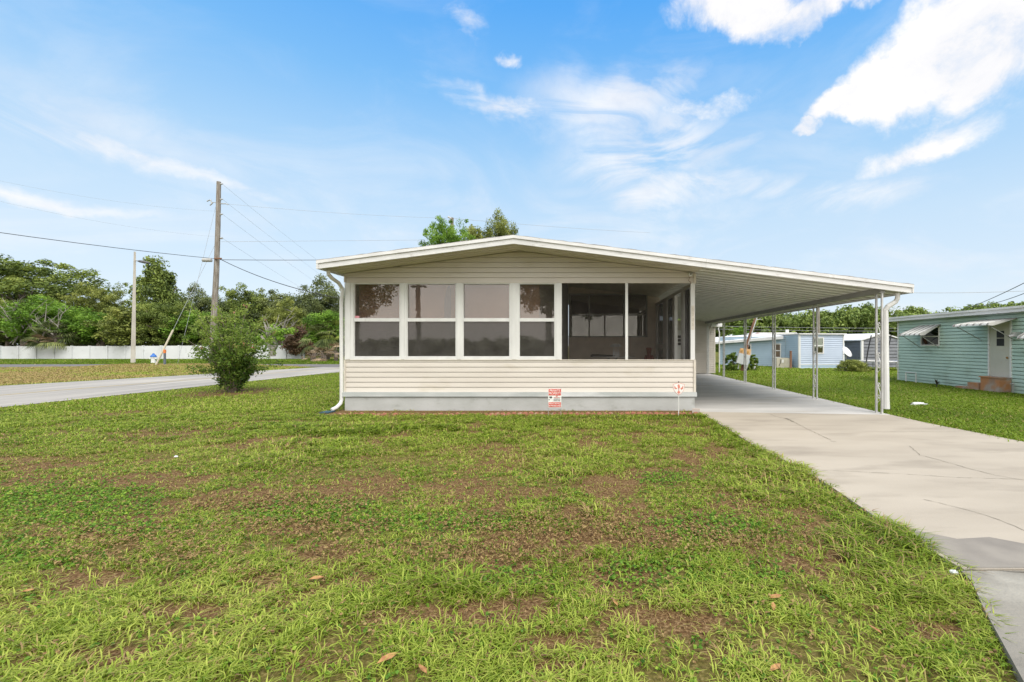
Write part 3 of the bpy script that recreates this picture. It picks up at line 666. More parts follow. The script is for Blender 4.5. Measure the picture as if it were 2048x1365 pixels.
def scroll(cx, cy, z, s, flip):
    pts = []
    for k in range(26):
        t = k / 25 * 2.1 * math.pi; r = .052 * (1 - t / (2.6 * math.pi))
        pts.append((cx, cy + flip * (r * math.cos(t) - .0), z + s * r * math.sin(t)))
    return pts
def post(y):
    p = MB()
    for dy in (-.085, .085): p.box(PXX - .016, PXX + .016, y + dy - .016, y + dy + .016, .03, ztp)
    o = p.build('post', alum, cp)
    q = MB()
    for i in range(4):
        z = .35 + i * .6
        if z + .25 > ztp: break
        q.tube(scroll(PXX, y, z, 1, 1), .009, 5); q.tube(scroll(PXX, y, z + .26, -1, -1), .009, 5)
        q.tube([(PXX, y - .05, z + .02), (PXX, y - .02, z + .12), (PXX, y + .05, z + .25)], .009, 5)
        q.tube([(PXX, y + .066, z - .12), (PXX, y + .03, z - .1), (PXX, y - .03, z - .04)], .005, 5)
    q.build('scroll', white, o)
for i in range(6): post(8.955 + i * 2.46 + (.0 if i else 0))
p = [at(1795, 586, 8.9), at(1795, 597, 8.92), at(1791, 604, 8.95), at(1776, 613, 8.98), at(1770.5, 621, 9.0), at(1771, 640, 9.0), at(1772.5, 800, 9.0), at(1773, 818, 9.0)]
MB().tube(p, [.045, .045, .047, .05, .052, .052, .056, .058], 10).build('downspout', white, cp)
p = [Vector((RXe - .3, 21.4, 2.4)), (6.1, 21.4, 2.3), (5.97, 21.42, 2.1), (5.97, 21.42, .1)]
MB().tube(p, .035, 8).build('downspout', alum, cp)

# shed at the back
sh = thing('shed', (5.4, YB, 0), 'cream sided shed closing the back of the carport', 'shed')
mb = MB(); siding(mb, (XR, YB + .02), (6.31, YB + .02), .06, 2.56, .108, .014, [], [(4.33 - XR, 5.17 - XR, .06, 2.1)], gap=.028, deep=.045); mb.build('siding', cream, sh, fix=False)
mb = MB(); mb.box(6.26, 6.33, YB - .0, YB + 4, .05, 2.5); mb.box(XR, 6.26, YB + .08, YB + 4, .05, 2.5); mb.build('wall', creamtrim, sh)
mb = MB(); mb.box(6.0, 6.62, YB - .1, YB + 4, 2.26, 2.48); mb.build('roof', whitefascia, sh)
dr = MB().box(4.34, 5.16, YB - .02, YB + .045, .07, 2.09).build('door', white, sh)
mb = MB()
for k in range(3): mb.box(4.46, 4.70, YB - .026, YB - .021, 1.38 + .17 * k, 1.38 + .17 * k + .13)
mb.build('window', black, dr)
mb = MB(); mb.tube([(6.5, YB - .05, 2.3), (6.45, YB - .05, 2.15), (6.5, YB - .05, 2.0), (6.5, YB - .05, .1)], .03, 8); mb.build('downspout', white, sh)

# ------------------------------------------------------------------ porch contents
tb = thing('patio_table', (.77, 11.6, .4), 'oval table behind the porch screen carrying the lantern', 'table')
mb = MB(); zt = CZ - 22.5 * 11.6 / F
mb.lathe((0, 0, 0), [(.0001, 0), (.58, 0), (.60, .012), (.58, .024), (.0001, .024)], 40)
mb.v = [(x + .77, y * .6 + 11.6, z + zt - .024) for x, y, z in mb.v]; mb.build('tabletop', mat('table_white', (.55, .53, .50), None, .4), tb)
mb = MB(); 
for a in range(4):
    t_ = a * math.pi / 2 + .78; mb.tube([(.77 + .16 * math.cos(t_), 11.6 + .16 * math.sin(t_), zt - .025), (.77 + .05 * math.cos(t_), 11.6 + .05 * math.sin(t_), zt - .15), (.77 + .05 * math.cos(t_), 11.6 + .05 * math.sin(t_), .55), (.77 + .3 * math.cos(t_), 11.6 + .3 * math.sin(t_), .4)], .015, 6)
mb.build('pedestal', dullalum, tb)
um = MB(); um.tube([(.20, 11.45, zt + .02), (.26, 11.45, zt + .035), (.5, 11.46, zt + .03), (.82, 11.47, zt + .022)], [.02, .032, .028, .012], 8)
tag(um.build('folded_umbrella', black, loc=(.5, 11.45, zt)), 'black folded umbrella lying on the porch table', 'umbrella')
lx = (1232 - CX) * 11.4 / F; ln_ = thing('lantern', (lx, 11.4, zt), 'silver house shaped lantern with flared roof on porch table', 'lantern')
silver = mat('silver', (.6, .6, .6), None, .35, metal=.5)
mb = MB()
for k in range(3): mb.box(lx - .07, lx + .07, 11.34, 11.46, zt + .002 + k * .045, zt + .012 + k * .045)
for x in (-.066, -.01, .05):
    mb.box(lx + x, lx + x + .014, 11.342, 11.356, zt, zt + .12); mb.box(lx + x, lx + x + .014, 11.444, 11.458, zt, zt + .12)
mb.build('cage', silver, ln_)
mb = MB(); 
for x in (-.055, .055): mb.tube([(lx + x, 11.4, zt + .12), (lx + x * .9, 11.4, zt + .26)], .008, 6)
mb.build('upright', silver, ln_)
MB().lathe((lx, 11.4, zt + .25), [(.165, 0), (.15, .012), (.10, .06), (.075, .075), (.0001, .08)], 6).build('roof', silver, ln_)
sx, sy = (1298 - CX) * 12.6 / F, 12.6; st_z = CZ - 4.5 * 12.6 / F
mb = MB(); H = st_z - .4
mb.lathe((sx, sy, .4), [(.11, 0), (.12, H * .10), (.10, H * .35), (.115, H * .5), (.10, H * .62), (.085, H * .72), (.055, H * .8), (.06, H * .84), (.075, H * .93), (.085, H * .97), (.07, H)], 18)
for s_ in (-1, 1): mb.tube([(sx + s_ * .08, sy, .4 + H * .76), (sx + s_ * .115, sy - .02, .4 + H * .66), (sx + s_ * .09, sy - .07, .4 + H * .55), (sx + s_ * .03, sy - .1, .4 + H * .52)], [.03, .028, .024, .02], 8)
mb.tube([(sx, sy - .03, .4 + H * .9), (sx, sy - .085, .4 + H * .88)], .02, 8)
tag(mb.build('statue', statue, loc=(sx, sy, .4), smooth=True), 'reddish brown carved figure standing inside the screened porch', 'statue')

# ------------------------------------------------------------------ yard signs
ys = 8.82; s1 = ys / F
def zx(px): return (px - CX) * s1
def zy(py): return CZ + (CY - py) * s1
sg = thing('yard_sign', (zx(1110), ys, 0), 'red and white PRIVATE PROPERTY sign on two wire legs', 'sign')
x0, x1, z0, z1 = zx(1096.5), zx(1122.7), zy(815.5), zy(777.5)
MB().box(x0, x1, ys, ys + .004, z0, z1).build('board', signwhite, sg)
hh = z1 - z0; ww = x1 - x0; xc = (x0 + x1) / 2
MB().box(x0 + .008, x1 - .008, ys - .003, ys - .0005, z1 - hh * .36, z1 - .008).build('red_band', red, sg)
MB().box(x0 + .008, x1 - .008, ys - .003, ys - .0005, z0 + .008, z0 + hh * .275).build('red_band', red, sg)
for txt, fz, h_, w_, m_ in (('PRIVATE', .885, .062, .78, signwhite), ('PROPERTY', .74, .062, .9, signwhite), ('VIOLATORS WILL', .205, .04, .88, signwhite), ('BE PROSECUTED', .09, .04, .88, signwhite)):
    text_mesh(UPRIGHT, txt, h_, (xc, ys - .004, z0 + hh * fz), m_, 'lettering', sg, width=ww * w_, bold=.0008)
for txt, fz, h_, w_, m_ in (('NO', .59, .04, .14, red), ('TRESPASSING', .525, .022, .5, red), ('THIS PROPERTY IS', .455, .016, .48, black), ('PROTECTED BY VIDEO', .405, .016, .5, black), ('SURVEILLANCE', .355, .016, .5, black)):
    text_mesh(UPRIGHT, txt, h_, (xc + ww * .16, ys - .003, z0 + hh * fz), m_, 'lettering', sg, width=ww * w_)
mb = MB(); cx_ = x0 + ww * .2; cz_ = z0 + hh * .52
mb.bar((cx_ - .03, ys - .002, cz_ + .02), (cx_ + .03, ys - .002, cz_ + .0), .004, .03, up=(0, -1, 0)); mb.v = [(x, min(max(y, ys - .004), ys - .0006), z) for x, y, z in mb.v]
mb.box(cx_ - .028, cx_ + .022, ys - .003, ys - .0006, cz_ - .004, cz_ + .022); mb.box(cx_ - .004, cx_ + .006, ys - .003, ys - .0006, cz_ - .03, cz_ - .004); mb.box(cx_ - .04, cx_ - .026, ys - .003, ys - .0006, cz_ - .05, cz_ - .028)
mb.build('camera_symbol', black, sg)
for x in (x0 + .004, x1 - .004): MB().tube([(x - .006, ys + .01, -.05), (x, ys + .01, z1 + .014)], .005, 6).build('leg', dullalum, sg)
s2 = 8.85; q1 = s2 / F
sx_, sz_ = (1357.5 - CX) * q1, lambda py: CZ + (CY - py) * q1
ss = thing('yard_sign', (sx_, s2, 0), 'small shield shaped sign with faded red emblem on white stake', 'sign')
shp = [(1346, 769), (1357.5, 765.8), (1369, 769), (1369, 776), (1366.5, 783), (1362, 788), (1357.5, 790.5), (1353, 788), (1348.5, 783), (1346, 776)]
MB().prism([((x - CX) * q1, s2, sz_(y)) for x, y in shp], (0, .005, 0)).build('shield', rustred, ss)
MB().prism([((1357.5 + (x - 1357.5) * .93 - CX) * q1, s2 - .003, sz_(778 + (y - 778) * .93)) for x, y in shp], (0, .002, 0)).build('shield_face', signwhite, ss)
mb = MB()
for pg in ([(1355, 770.5), (1357.5, 768.5), (1360, 772), (1360, 776), (1357.5, 778), (1355.5, 776)], [(1354, 785), (1357.5, 781.5), (1361, 785), (1357.5, 788.5)], [(1349, 771), (1351, 775), (1354.5, 777), (1352, 779), (1348.6, 777)], [(1366, 771), (1364, 775), (1360.5, 777), (1363, 780.5), (1366.5, 777)], [(1356.9, 777), (1358.1, 777), (1358.3, 782), (1356.7, 782)]):
    mb.prism([((x - CX) * q1, s2 - .005, sz_(y)) for x, y in pg], (0, .0018, 0))
mb.build('emblem', rustred, ss)
MB().tube([(sx_, s2 + .012, -.05), (sx_, s2 + .012, sz_(766))], .0085, 8).build('stake', white, ss)
MB().lathe((sx_, s2 + .008, sz_(764.6)), [(.003, -.01), (.012, -.005), (.012, .008), (.004, .014)], 10).build('solar_lamp', black, ss)

# scalloped edging stones
def edge_stone():
    pts = [(-.052, -.04), (.052, -.04), (.052, .018), (.040, .036), (.022, .047), (0, .051), (-.022, .047), (-.040, .036), (-.052, .018)]
    m = MB(); m.prism([(x, -.022, z) for x, z in pts], (0, .044, 0)); m.prism([(x * .72, -.03, z * .72) for x, z in pts], (0, .008, 0)); return m
e0 = edge_stone().build('edging_stone', terracotta)
tag(e0, 'scalloped terracotta edging stone in the row before the house', 'edging stone', 'terracotta stones edging the flower bed')
xx = hx(700); first = True
while xx < 2.2:
    xx += .112
    if random.random() < .06: continue
    o = e0 if first else e0.copy()
    if not first: col.objects.link(o)
    first = False
    o.location = (xx + random.uniform(-.006, .006), 8.93 - .004 * (xx + 2) + random.uniform(-.012, .012), .012 + random.uniform(-.015, .008) - (.02 if xx < -1.8 else 0))
    o.rotation_euler = (random.uniform(-.12, .12), random.uniform(-.08, .08), random.uniform(-.1, .1))
# concrete kerb stone near the porch corner
mb = MB(); mb.bar((hx(1377), 9.25, .045), (hx(1390), 9.2, .04), .09, .09)
tag(mb.build('loose_block', mat('pale_block', (.55, .48, .43), None, .8, bump=.5), loc=(2.2, 9.2, 0)), 'pale pinkish block lying at the corner of the foundation', 'block')

# ------------------------------------------------------------------ teal neighbour
TX = 12.25; TYB, TYF = 17.55, 4.0
th = thing('mobile_home', (TX, 14, 0), 'pale teal mobile home with striped awnings and stained door', 'house')
def ty(px, X=TX): return F * X / (px - CX)
mb = MB(); Lt = TYB - TYF
w1a, w1b = TYB - ty(1842), TYB - ty(1880); da, db = TYB - 13.62, TYB - 12.93
siding(mb, (TX, TYB), (TX, TYF), .02, 2.36, .107, .012, [], [(w1a, w1b, 1.36, 2.02), (da, db, .45, 2.06)], gap=.022, deep=.04)
mb.build('siding', tealm, th, fix=False)
mb = MB(); mb.wbox((TX, TYB), (TX, TYF), -.02, .035, 0, 2.36, -.02, .025); mb.build('corner_trim', white, th)
mb = MB(); mb.box(TX + .05, TX + 4.5, TYF, TYB - .03, 0, 2.3); mb.build('wall', tealm, th)
mb = MB(); mb.hexa([(TX - .3, TYF, 2.30), (TX + 5, TYF, 2.30), (TX + 5, TYB + .3, 2.30), (TX - .3, TYB + .3, 2.30)], [(TX - .3, TYF, 2.45), (TX + 5, TYF, 2.55), (TX + 5, TYB + .3, 2.55), (TX - .3, TYB + .3, 2.45)]); mb.build('roof', whitefascia, th)
MB().box(TX - .33, TX - .302, TYF, TYB + .32, 2.40, 2.462).build('drip_edge', white, th)
def twin(y0, y1, z0, z1):
    P0, P1 = (TX, TYB), (TX, TYF); a, b_ = TYB - y0, TYB - y1; f = MB(); zm = (z0 + z1) / 2
    for q in ((a, a + .04, z0, z1), (b_ - .04, b_, z0, z1), (a + .04, b_ - .04, z0, z0 + .04), (a + .04, b_ - .04, z1 - .04, z1), (a + .04, b_ - .04, zm - .015, zm + .015)): f.wbox(P0, P1, q[0], q[1], q[2], q[3], -.02, .03)
    o = f.build('window', white, th); MB().wbox(P0, P1, a + .04, b_ - .04, z0 + .04, z1 - .04, -.015, -.01).build('pane', darkwin, o)
twin(ty(1842), ty(1880), 1.36, 2.02)
def awning(y0, y1, zt_, zo, out_, label_dirty=1):
    n = int((y0 - y1) / .075); m1 = MB(); m2 = MB(); st = (y0 - y1) / n
    for i in range(n):
        a = y0 - i * st; b_ = a - st * .97; m_ = m1 if (i % 3) else m2; cr = .018
        ym = (a + b_) / 2
        for (u, v) in ((a, ym), (ym, b_)):
            zu = cr if u == ym else 0; zv = cr if v == ym else 0
            m_.poly([(TX - .01, u, zt_ + zu), (TX - out_, u, zo + .06 + zu), (TX - out_, v, zo + .06 + zv), (TX - .01, v, zt_ + zv)])
            m_.poly([(TX - out_, u, zo + .06 + zu), (TX - out_ - .035, u, zo + zu), (TX - out_ - .035, v, zo + zv), (TX - out_, v, zo + .06 + zv)])
        m_.poly([(TX - .01, a, zt_ - .012), (TX - out_, a, zo + .045), (TX - out_, b_, zo + .045), (TX - .01, b_, zt_ - .012)])
    for yy in (y0, y1): m1.prism([(TX - .01, yy, zt_), (TX - out_, yy, zo + .07), (TX - out_ - .03, yy, zo), (TX - out_ + .12, yy, zo - .005)], (0, .012, 0))
    o = m1.build('awning', awn, th, fix=False); m2.build('dirty_slat', awnd, o, fix=False)
    k = MB()
    for yy in (y0 - .08, y1 + .08): k.bar((TX - .01, yy, zo - .42), (TX - out_ + .05, yy, zo), .018)
    k.build('brace', dullalum, o)
awning(ty(1838), ty(1882), 2.09, 1.72, .70)
awning(13.95, 12.72, 2.14, 1.94, .82)
awning(12.05, 11.1, 2.0, 1.55, .65)
d_ = MB().wbox((TX, TYB), (TX, TYF), da + .02, db - .02, .45, 2.05, -.03, .012).build('door', doorm, th)
f = MB(); 
for q in ((da - .03, da + .018, .40, 2.08), (db - .018, db + .03, .40, 2.08)): f.wbox((TX, TYB), (TX, TYF), *q, -.02, .03)
f.build('door_frame', white, th)
m_ = TYB - 13.27; mb = MB()
for z0, z1 in ((1.36, 1.58), (1.60, 1.80)): mb.wbox((TX, TYB), (TX, TYF), m_ - .10, m_ + .14, z0, z1, .0135, .016)
mb.build('window', black, d_)
MB().lathe((TX - .035, 13.02, 1.02), [(.004, -.03), (.028, -.015), (.028, .015), (.004, .03)], 10).build('handle', mat('brass', (.35, .2, .08), None, .4, metal=.6), d_)
st = thing('doorstep', (TX - .5, 13.3, 0), 'rust stained concrete steps below the door of teal house', 'steps')
mb = MB(); mb.box(TX - .36, TX - .02, 12.90, 13.52, 0, .43); mb.box(TX - .38, TX + 0, 12.88, 13.56, .43, .46); mb.build('landing', stepm, st)
mb = MB(); mb.box(TX - .36, TX - .04, 13.58, 13.98, 0, .24); mb.box(TX - .42, TX - .03, 13.99, 14.35, 0, .10); mb.build('tread', stepm, st)
pc = MB(); P = [(11.98, ty(1812, 11.98), .02), (11.98, ty(1812, 11.98), .38), (11.98, ty(1832, 11.98), .38), (11.98, ty(1832, 11.98), .02)]
pc.tube(P, .022, 8); tag(pc.build('pipe_hoop', white, loc=(11.98, 16, 0)), 'white pipe hoop standing in grass against teal wall', 'pipe')
mb = MB(); mb.box(TX - .16, TX - .03, ty(2040) - .06, ty(2040) + .06, 1.62, 1.75); mb.tube([(TX - .1, ty(2040), 1.68), (TX - .2, ty(2040) + .1, 1.62)], [.03, .06], 10); mb.build('wall_lamp', alum, th)
# plant beside steps
def spikes(loc, n, l, m, name, label, cat, w=.02):
    mb = MB()
    for i in range(n):
        a = random.uniform(0, 6.28); e_ = random.uniform(.3, 1.3); p = Vector(loc) + Vector((0, 0, random.uniform(.5, 1) * l * .7)); d = Vector((math.cos(a) * math.cos(e_), math.sin(a) * math.cos(e_), math.sin(e_))); s_ = d.cross(Vector((0, 0, 1))).normalized() * w
        m1_ = p + d * l * .3; m2_ = p + d * l * .55 - Vector((0, 0, l * .06)); mb.poly([p - s_ * .4, p + s_ * .4, m1_ + s_, m1_ - s_]); mb.poly([m1_ - s_, m1_ + s_, m2_])
    mb.tube([loc, Vector(loc) + Vector((0, 0, l * .9))], .012, 6)
    return tag(mb.build(name, m, loc=loc, fix=False), label, cat)
spikes(Vector((11.35, 14.5, 0)), 26, .28, mat('dark_leaf', (.06, .05, .045), (.10, .09, .06), .6), 'potted_plant', 'dark leafy little plant beside the rusty steps', 'plant')
# spigot, white bag
mb = MB(); P = gd(2034, 782); mb.tube([(TX - .12, 12.75, 0), (TX - .12, 12.75, .28), (TX - .2, 12.75, .3)], .014, 6); mb.lathe((TX - .12, 12.75, .28), [(.03, 0), (.045, .01), (.03, .03)], 8)
tag(mb.build('garden_tap', dullalum, loc=(TX - .12, 12.75, 0)), 'small grey tap on a pipe by the teal wall', 'tap')
def lump(name, loc, rx, ry, rz_, m, label, cat, seed=0, detail=14, amp=.35):
    V_ = []; F_ = []; n = detail
    for i in range(n + 1):
        th_ = math.pi * i / n
        for j in range(2 * n):
            ph = math.pi * j / n; d = Vector((math.sin(th_) * math.cos(ph), math.sin(th_) * math.sin(ph), math.cos(th_)))
            r = 1 + amp * mnoise.noise(d * 2.3 + Vector((seed, 0, 0))) + amp * .5 * mnoise.noise(d * 6 + Vector((seed, 3, 0)))
            V_.append((loc[0] + d.x * rx * r, loc[1] + d.y * ry * r, max(loc[2] - .01, loc[2] + rz_ * .6 + d.z * rz_ * r)))
    for i in range(n):
        for j in range(2 * n): F_.append((i * 2 * n + j, i * 2 * n + (j + 1) % (2 * n), (i + 1) * 2 * n + (j + 1) % (2 * n), (i + 1) * 2 * n + j))
    mb = MB(); mb.v = V_; mb.f = F_; return tag(mb.build(name, m, loc=loc, smooth=False), label, cat)
P = gd(1838, 812); lump('plastic_bag', (P[0], P[1], 0), .17, .09, .045, bagm, 'crumpled white plastic bag lying on the side lawn', 'bag', 3, 14, .6)
P = gd(352, 920); lump('paper_scrap', (P[0], P[1], .03), .022, .015, .012, bagm, 'tiny white scrap of paper on the front lawn', 'paper', 5, 8)
P = gd(1908, 1163); lump('paper_scrap', (P[0] - .0, P[1], .045), .022, .02, .012, mat('foil', (.6, .62, .62), None, .3), 'crumpled pale scrap at the driveway edge', 'litter', 8, 8)

# ------------------------------------------------------------------ blue neighbour
bh = thing('mobile_home', (13, 28, 0), 'light blue mobile home with white window trim across the lawn', 'house')
C0 = at(1598, CY, 26.6).xy; C1 = at(1688, CY, 26.8).xy; E0 = (at(1570, CY, 28.6)).xy; A0 = at(1438, CY, 31.6).xy; G0 = (C0.x + .05, 32.5)
def wz(py, d): return CZ + (CY - py) * d / F
hT = wz(669.5, 26.6)
def wwin(p0, p1, a, b_, z0, z1, parent, nm='window', sc_=None):
    f = MB(); zm = (z0 + z1) / 2
    for q in ((a, a + .06, z0, z1), (b_ - .06, b_, z0, z1), (a + .06, b_ - .06, z0, z0 + .06), (a + .06, b_ - .06, z1 - .06, z1), (a + .06, b_ - .06, zm - .025, zm + .025)): f.wbox(p0, p1, *q, -.02, .05)
    o = f.build(nm, white, parent); MB().wbox(p0, p1, a + .06, b_ - .06, z0 + .06, z1 - .06, .018, .024).build('pane', sc_ or darkwin, o); return o
mb = MB(); siding(mb, C0, C1, .25, hT, .125, .014, gap=.032, deep=.045); mb.build('front_siding', bluel, bh, fix=False)
mb = MB(); siding(mb, C0, C1, .02, .235, .115, .03); siding(mb, E0, C0, .02, wz(671, 27.5), .125, .014, gap=.032, deep=.045); siding(mb, A0, E0, .02, 1.95, .125, .014, gap=.032, deep=.045); mb.build('side_siding', bluem, bh, fix=False)
mb = MB()
for a, b_, d_k in ((C0, C1, 0), (C0, C1, (C1 - C0).length - .08), (E0, C0, (C0 - E0).length - .08), (A0, E0, 0)): mb.wbox(a, b_, d_k, d_k + .08, .05, hT - .02 if a != A0 else 1.55, -.02, .03)
mb.wbox(C0, C1, -.02, (C1 - C0).length + .02, .235, .27, 0, .04)
mb.build('corner_trim', white, bh)
u = 26.6 / F; wwin(C0, C1, (1626 - 1598) * u, (1649 - 1598) * u, wz(708, 26.7), wz(675, 26.7), bh, sc_=glass('olive_glass', .25, (.9, 1, .8), (.10, .10, .08)))
dE = (E0 - A0); LE = dE.length
def along(px):
    d = dE.normalized(); k = (px - CX) / F; tt = (k * A0.y - A0.x) / (d.x - k * d.y); return tt
brw = mat('brown_pane', (.16, .11, .07), (.10, .08, .06), .5, 3)
a1, b1 = along(1546.5), along(1562.5); zd = A0.y + (E0 - A0).normalized().y * (a1 + b1) / 2
wwin(A0, E0, a1, b1, wz(716, zd), wz(687.5, zd), bh, sc_=brw)
a2, b2 = along(1488), along(1503); zd2 = A0.y + (E0 - A0).normalized().y * a2
wwin(A0, E0, a2, b2, wz(713, zd2), wz(688, zd2), bh)
mb = MB(); mb.prism([(*A0, 0), (*E0, 0), (*C0, 0), (*C1, 0), (C1.x, 34, 0), (A0.x + 1, 34, 0)], (0, 0, 1.5)); 
for i, v in enumerate(mb.v): mb.v[i] = (v[0] + .09, v[1] + .09, v[2])
mb.build('wall', bluem, bh)
# roofs
mb = MB(); mb.prism([(C0.x - .05, C0.y - .12, hT), (C1.x + .1, C1.y - .12, hT), (C1.x + .1, 34, hT), (E0.x - .05, 34, hT), (E0.x - .05, E0.y, hT)], (0, 0, .07)); mb.build('roof', whiteroof, bh)
d = dE.normalized(); n_ = Vector((d.y, -d.x)); a = A0 - d * .4 + n_ * .3; b_ = E0 + d * .0 + n_ * .3
zl, zr = wz(689, 31.6), wz(678.5, 28.3)
mb = MB(); mb.hexa([(*a, zl), (*b_, zr), (b_.x, b_.y + 3, zr + .25), (a.x, a.y + 3, zl + .25)], [(*a, zl + .13), (*b_, zr + .2), (b_.x, b_.y + 3, zr + .45), (a.x, a.y + 3, zl + .45)]); mb.build('porch_roof', whiteroof, bh)
mb = MB(); d2 = (E0 - A0).normalized()
siding(mb, A0, E0, 1.95, zr + .0, .118, .014, [(-(zr - zl) / LE, 1, zl + .02)]); mb.build('upper_siding', bluem, bh, fix=False)
# heat pump, posts
def wp(px, py_, d=None):
    g = gd(px, py_); return g
g = gd(1563, 736.5); hp = thing('heat_pump', (g[0], g[1], 0), 'beige heat pump cabinet under the window of blue house', 'air conditioner')
mb = MB(); mb.box(g[0] - .42, g[0] + .42, g[1] - .3, g[1] + .3, .03, .62); mb.build('cabinet', beige, hp); mb = MB(); mb.box(g[0] - .45, g[0] + .45, g[1] - .34, g[1] + .34, 0, .03); mb.build('pad', greyboard, hp)
mb = MB(); mb.tube([(g[0] - .28, g[1] - .31, .15), (g[0] - .2, g[1] - .33, .35), (g[0] - .17, g[1] - .32, .55)], .015, 6); mb.build('hose', black, hp)
MB().box(g[0] - .12, g[0] + .0, g[1] - .31, g[1] - .301, .33, .52).build('label_plate', white, hp)
g = gd(1581.5, 738); tag(MB().box(g[0] - .05, g[0] + .05, g[1] - .05, g[1] + .05, 0, 1.06).build('wooden_post', brown, loc=(g[0], g[1], 0)), 'short dark wooden post beside the heat pump', 'post')
# farther home roof
fh = thing('mobile_home', (10, 42, 0), 'far home with white gabled roof behind the blue home', 'house')
D = 42
mb = MB(); p0 = at(1497, 700, D); p1 = at(1570, 700, D); mb.box(p0.x, p1.x + 3, D, D + 8, 0, wz(672, D)); mb.build('wall', mat('far_cream', (.5, .48, .45), None, .7), fh)
mb = MB(); z0 = wz(673.5, D); zp = wz(665.5, D); xa, xb, xm = at(1498, 0, D).x, at(1524, 0, D).x, at(1512, 0, D).x
mb.prism([(xa, D - .3, z0), (xm, D - .3, zp), (at(1590, 0, D).x, D - .3, zp), (at(1600, 0, D).x, D - .3, z0)], (0, 8, 0)); mb.build('roof', whiteroof, fh)
MB().prism([(xa, D - .34, z0), (xa + .6, D - .34, z0), (xm + .5, D - .34, zp - .15), (xm, D - .34, zp)], (0, .03, 0)).build('gable_trim', mat('faded_rose', (.42, .27, .24), None, .7), fh)
MB().tube([(at(1584, 0, D).x, D + 1, zp - .1), (at(1584, 0, D).x, D + 1, zp + .3)], .15, 10).build('vent', white, fh)
# grey metal shed
gs = thing('shed', (16.5, 29, 0), 'grey corrugated metal shed with white roof and corner post', 'shed')
D = 27.5; x0, xc_, x1 = at(1689.5, 0, D + 1).x, at(1724, 0, D).x, at(1806, 0, D).x; ze = wz(682, D); zpk = wz(668.5, D); xpk = at(1765, 0, D).x
mb = MB(); Q0 = (x0, D + 2.2); siding(mb, (at(1689.5, 0, D + 2.2).x, D + 2.2), (xc_, D), .05, ze, .2, .035); mb.build('side_wall', mat('dark_grey_metal', (.14, .15, .17), None, .5), gs, fix=False)
k1 = (zpk - ze) / (xpk - xc_)
mb = MB(); siding(mb, (xc_, D), (x1 + 1, D), .05, zpk, .2, .035, gap=.04, deep=.03, planes=[(-k1, 1, ze), (k1, 1, ze + k1 * 2 * (xpk - xc_))]); mb.build('front_wall', greym, gs, fix=False)
mb = MB(); mb.prism([(xc_ - .12, D - .1, ze), (xpk, D - .1, zpk), (2 * xpk - xc_ + .12, D - .1, ze), (2 * xpk - xc_ + .12, D - .1, ze + .06), (xpk, D - .1, zpk + .07), (xc_ - .12, D - .1, ze + .06)], (0, 6, 0)); mb.build('roof', whiteroof, gs)
mb = MB(); mb.hexa([(at(1686, 0, D + 2.2).x, D + 2.2, ze + .02), (xc_ - .05, D - .08, ze + .0), (xpk, D + 2, zpk), (xpk - 1.5, D + 5, zpk)], [(at(1686, 0, D + 2.2).x, D + 2.2, ze + .07), (xc_ - .05, D - .08, ze + .06), (xpk, D + 2, zpk + .07), (xpk - 1.5, D + 5, zpk + .07)]); mb.build('lean_roof', whiteroof, gs)
MB().box(xc_ - .07, xc_ + .06, D - .06, D + .06, .05, ze).build('corner_trim', white, gs)
# satellite dish
g = at(1689, CY, 25.0); gdx = g.x; sdsh = thing('satellite_dish', (gdx + .3, 25, 0), 'round pale satellite dish tilted on a short pole', 'satellite dish')
mb = MB(); n = 24; zc_ = wz(705, 25)
mb.lathe((0, 0, 0), [(.0001, 0), (.15, .008), (.27, .03), (.36, .06), (.365, .075), (.27, .045), (.15, .022), (.0001, .012)], 24)
rot = Matrix.Rotation(R(58), 3, 'X'); rot = Matrix.Rotation(R(30), 3, 'Z') @ rot
mb.v = [tuple(rot @ Vector((x, y, z)) * .9 + Vector((gdx + .1, 25, zc_))) for x, y, z in mb.v]; mb.build('reflector', white, sdsh, smooth=True)
MB().tube([(gdx + .17, 25.15, 0), (gdx + .17, 25.15, zc_)], .03, 8).build('pole', dullalum, sdsh)
MB().tube([(gdx + .1, 25.0, zc_ - .2), (gdx - .25, 24.7, zc_ - .1)], .015, 6).build('feed_arm', dullalum, sdsh)
# trampoline
tr_ = thing('trampoline', (16.2, 24.5, 0), 'round trampoline with black net poles in front of grey shed', 'trampoline')
cx_t = at(1775, CY, 24.3).x; cy_t = 24.9; Rr = 1.15; zr_ = wz(723.5, 24.3); mb = MB()
ring = [(cx_t + Rr * math.cos(k / 32 * 2 * math.pi), cy_t + Rr * .9 * math.sin(k / 32 * 2 * math.pi), zr_) for k in range(33)]
mb.tube(ring, .03, 6, cap=False); mb.build('frame', alum, tr_)
mb = MB(); mb.poly([(x, y, z - .01) for x, y, z in ring[:-1]]); mb.build('mat', black, tr_, fix=False)
mb = MB()
for k in range(12, 32):
    a, b_ = ring[k], ring[k + 1]; f_ = lambda p, s: (cx_t + (p[0] - cx_t) * s, cy_t + (p[1] - cy_t) * s, zr_ + .035)
    if k > 19: mb.poly([f_(a, 1), f_(b_, 1), f_(b_, .82), f_(a, .82)])
mb.build('pad', bluep, tr_, fix=False)
for k in range(6):
    t_ = k / 6 * 2 * math.pi + .3; x, y = cx_t + Rr * math.cos(t_), cy_t + Rr * .9 * math.sin(t_)
    MB().tube([(x, y, zr_), (x, y, 0)], .022, 6).build('leg', alum, tr_)
for px_, top in ((1741, 671), (1781, 670)):
    x = at(px_, CY, 24.0).x; MB().tube([(x - .1, 24.2, zr_), (x, 24.2, wz(700, 24)), (x + .17, 24.2, wz(top, 24))], .03, 6).build('net_pole', black, tr_)
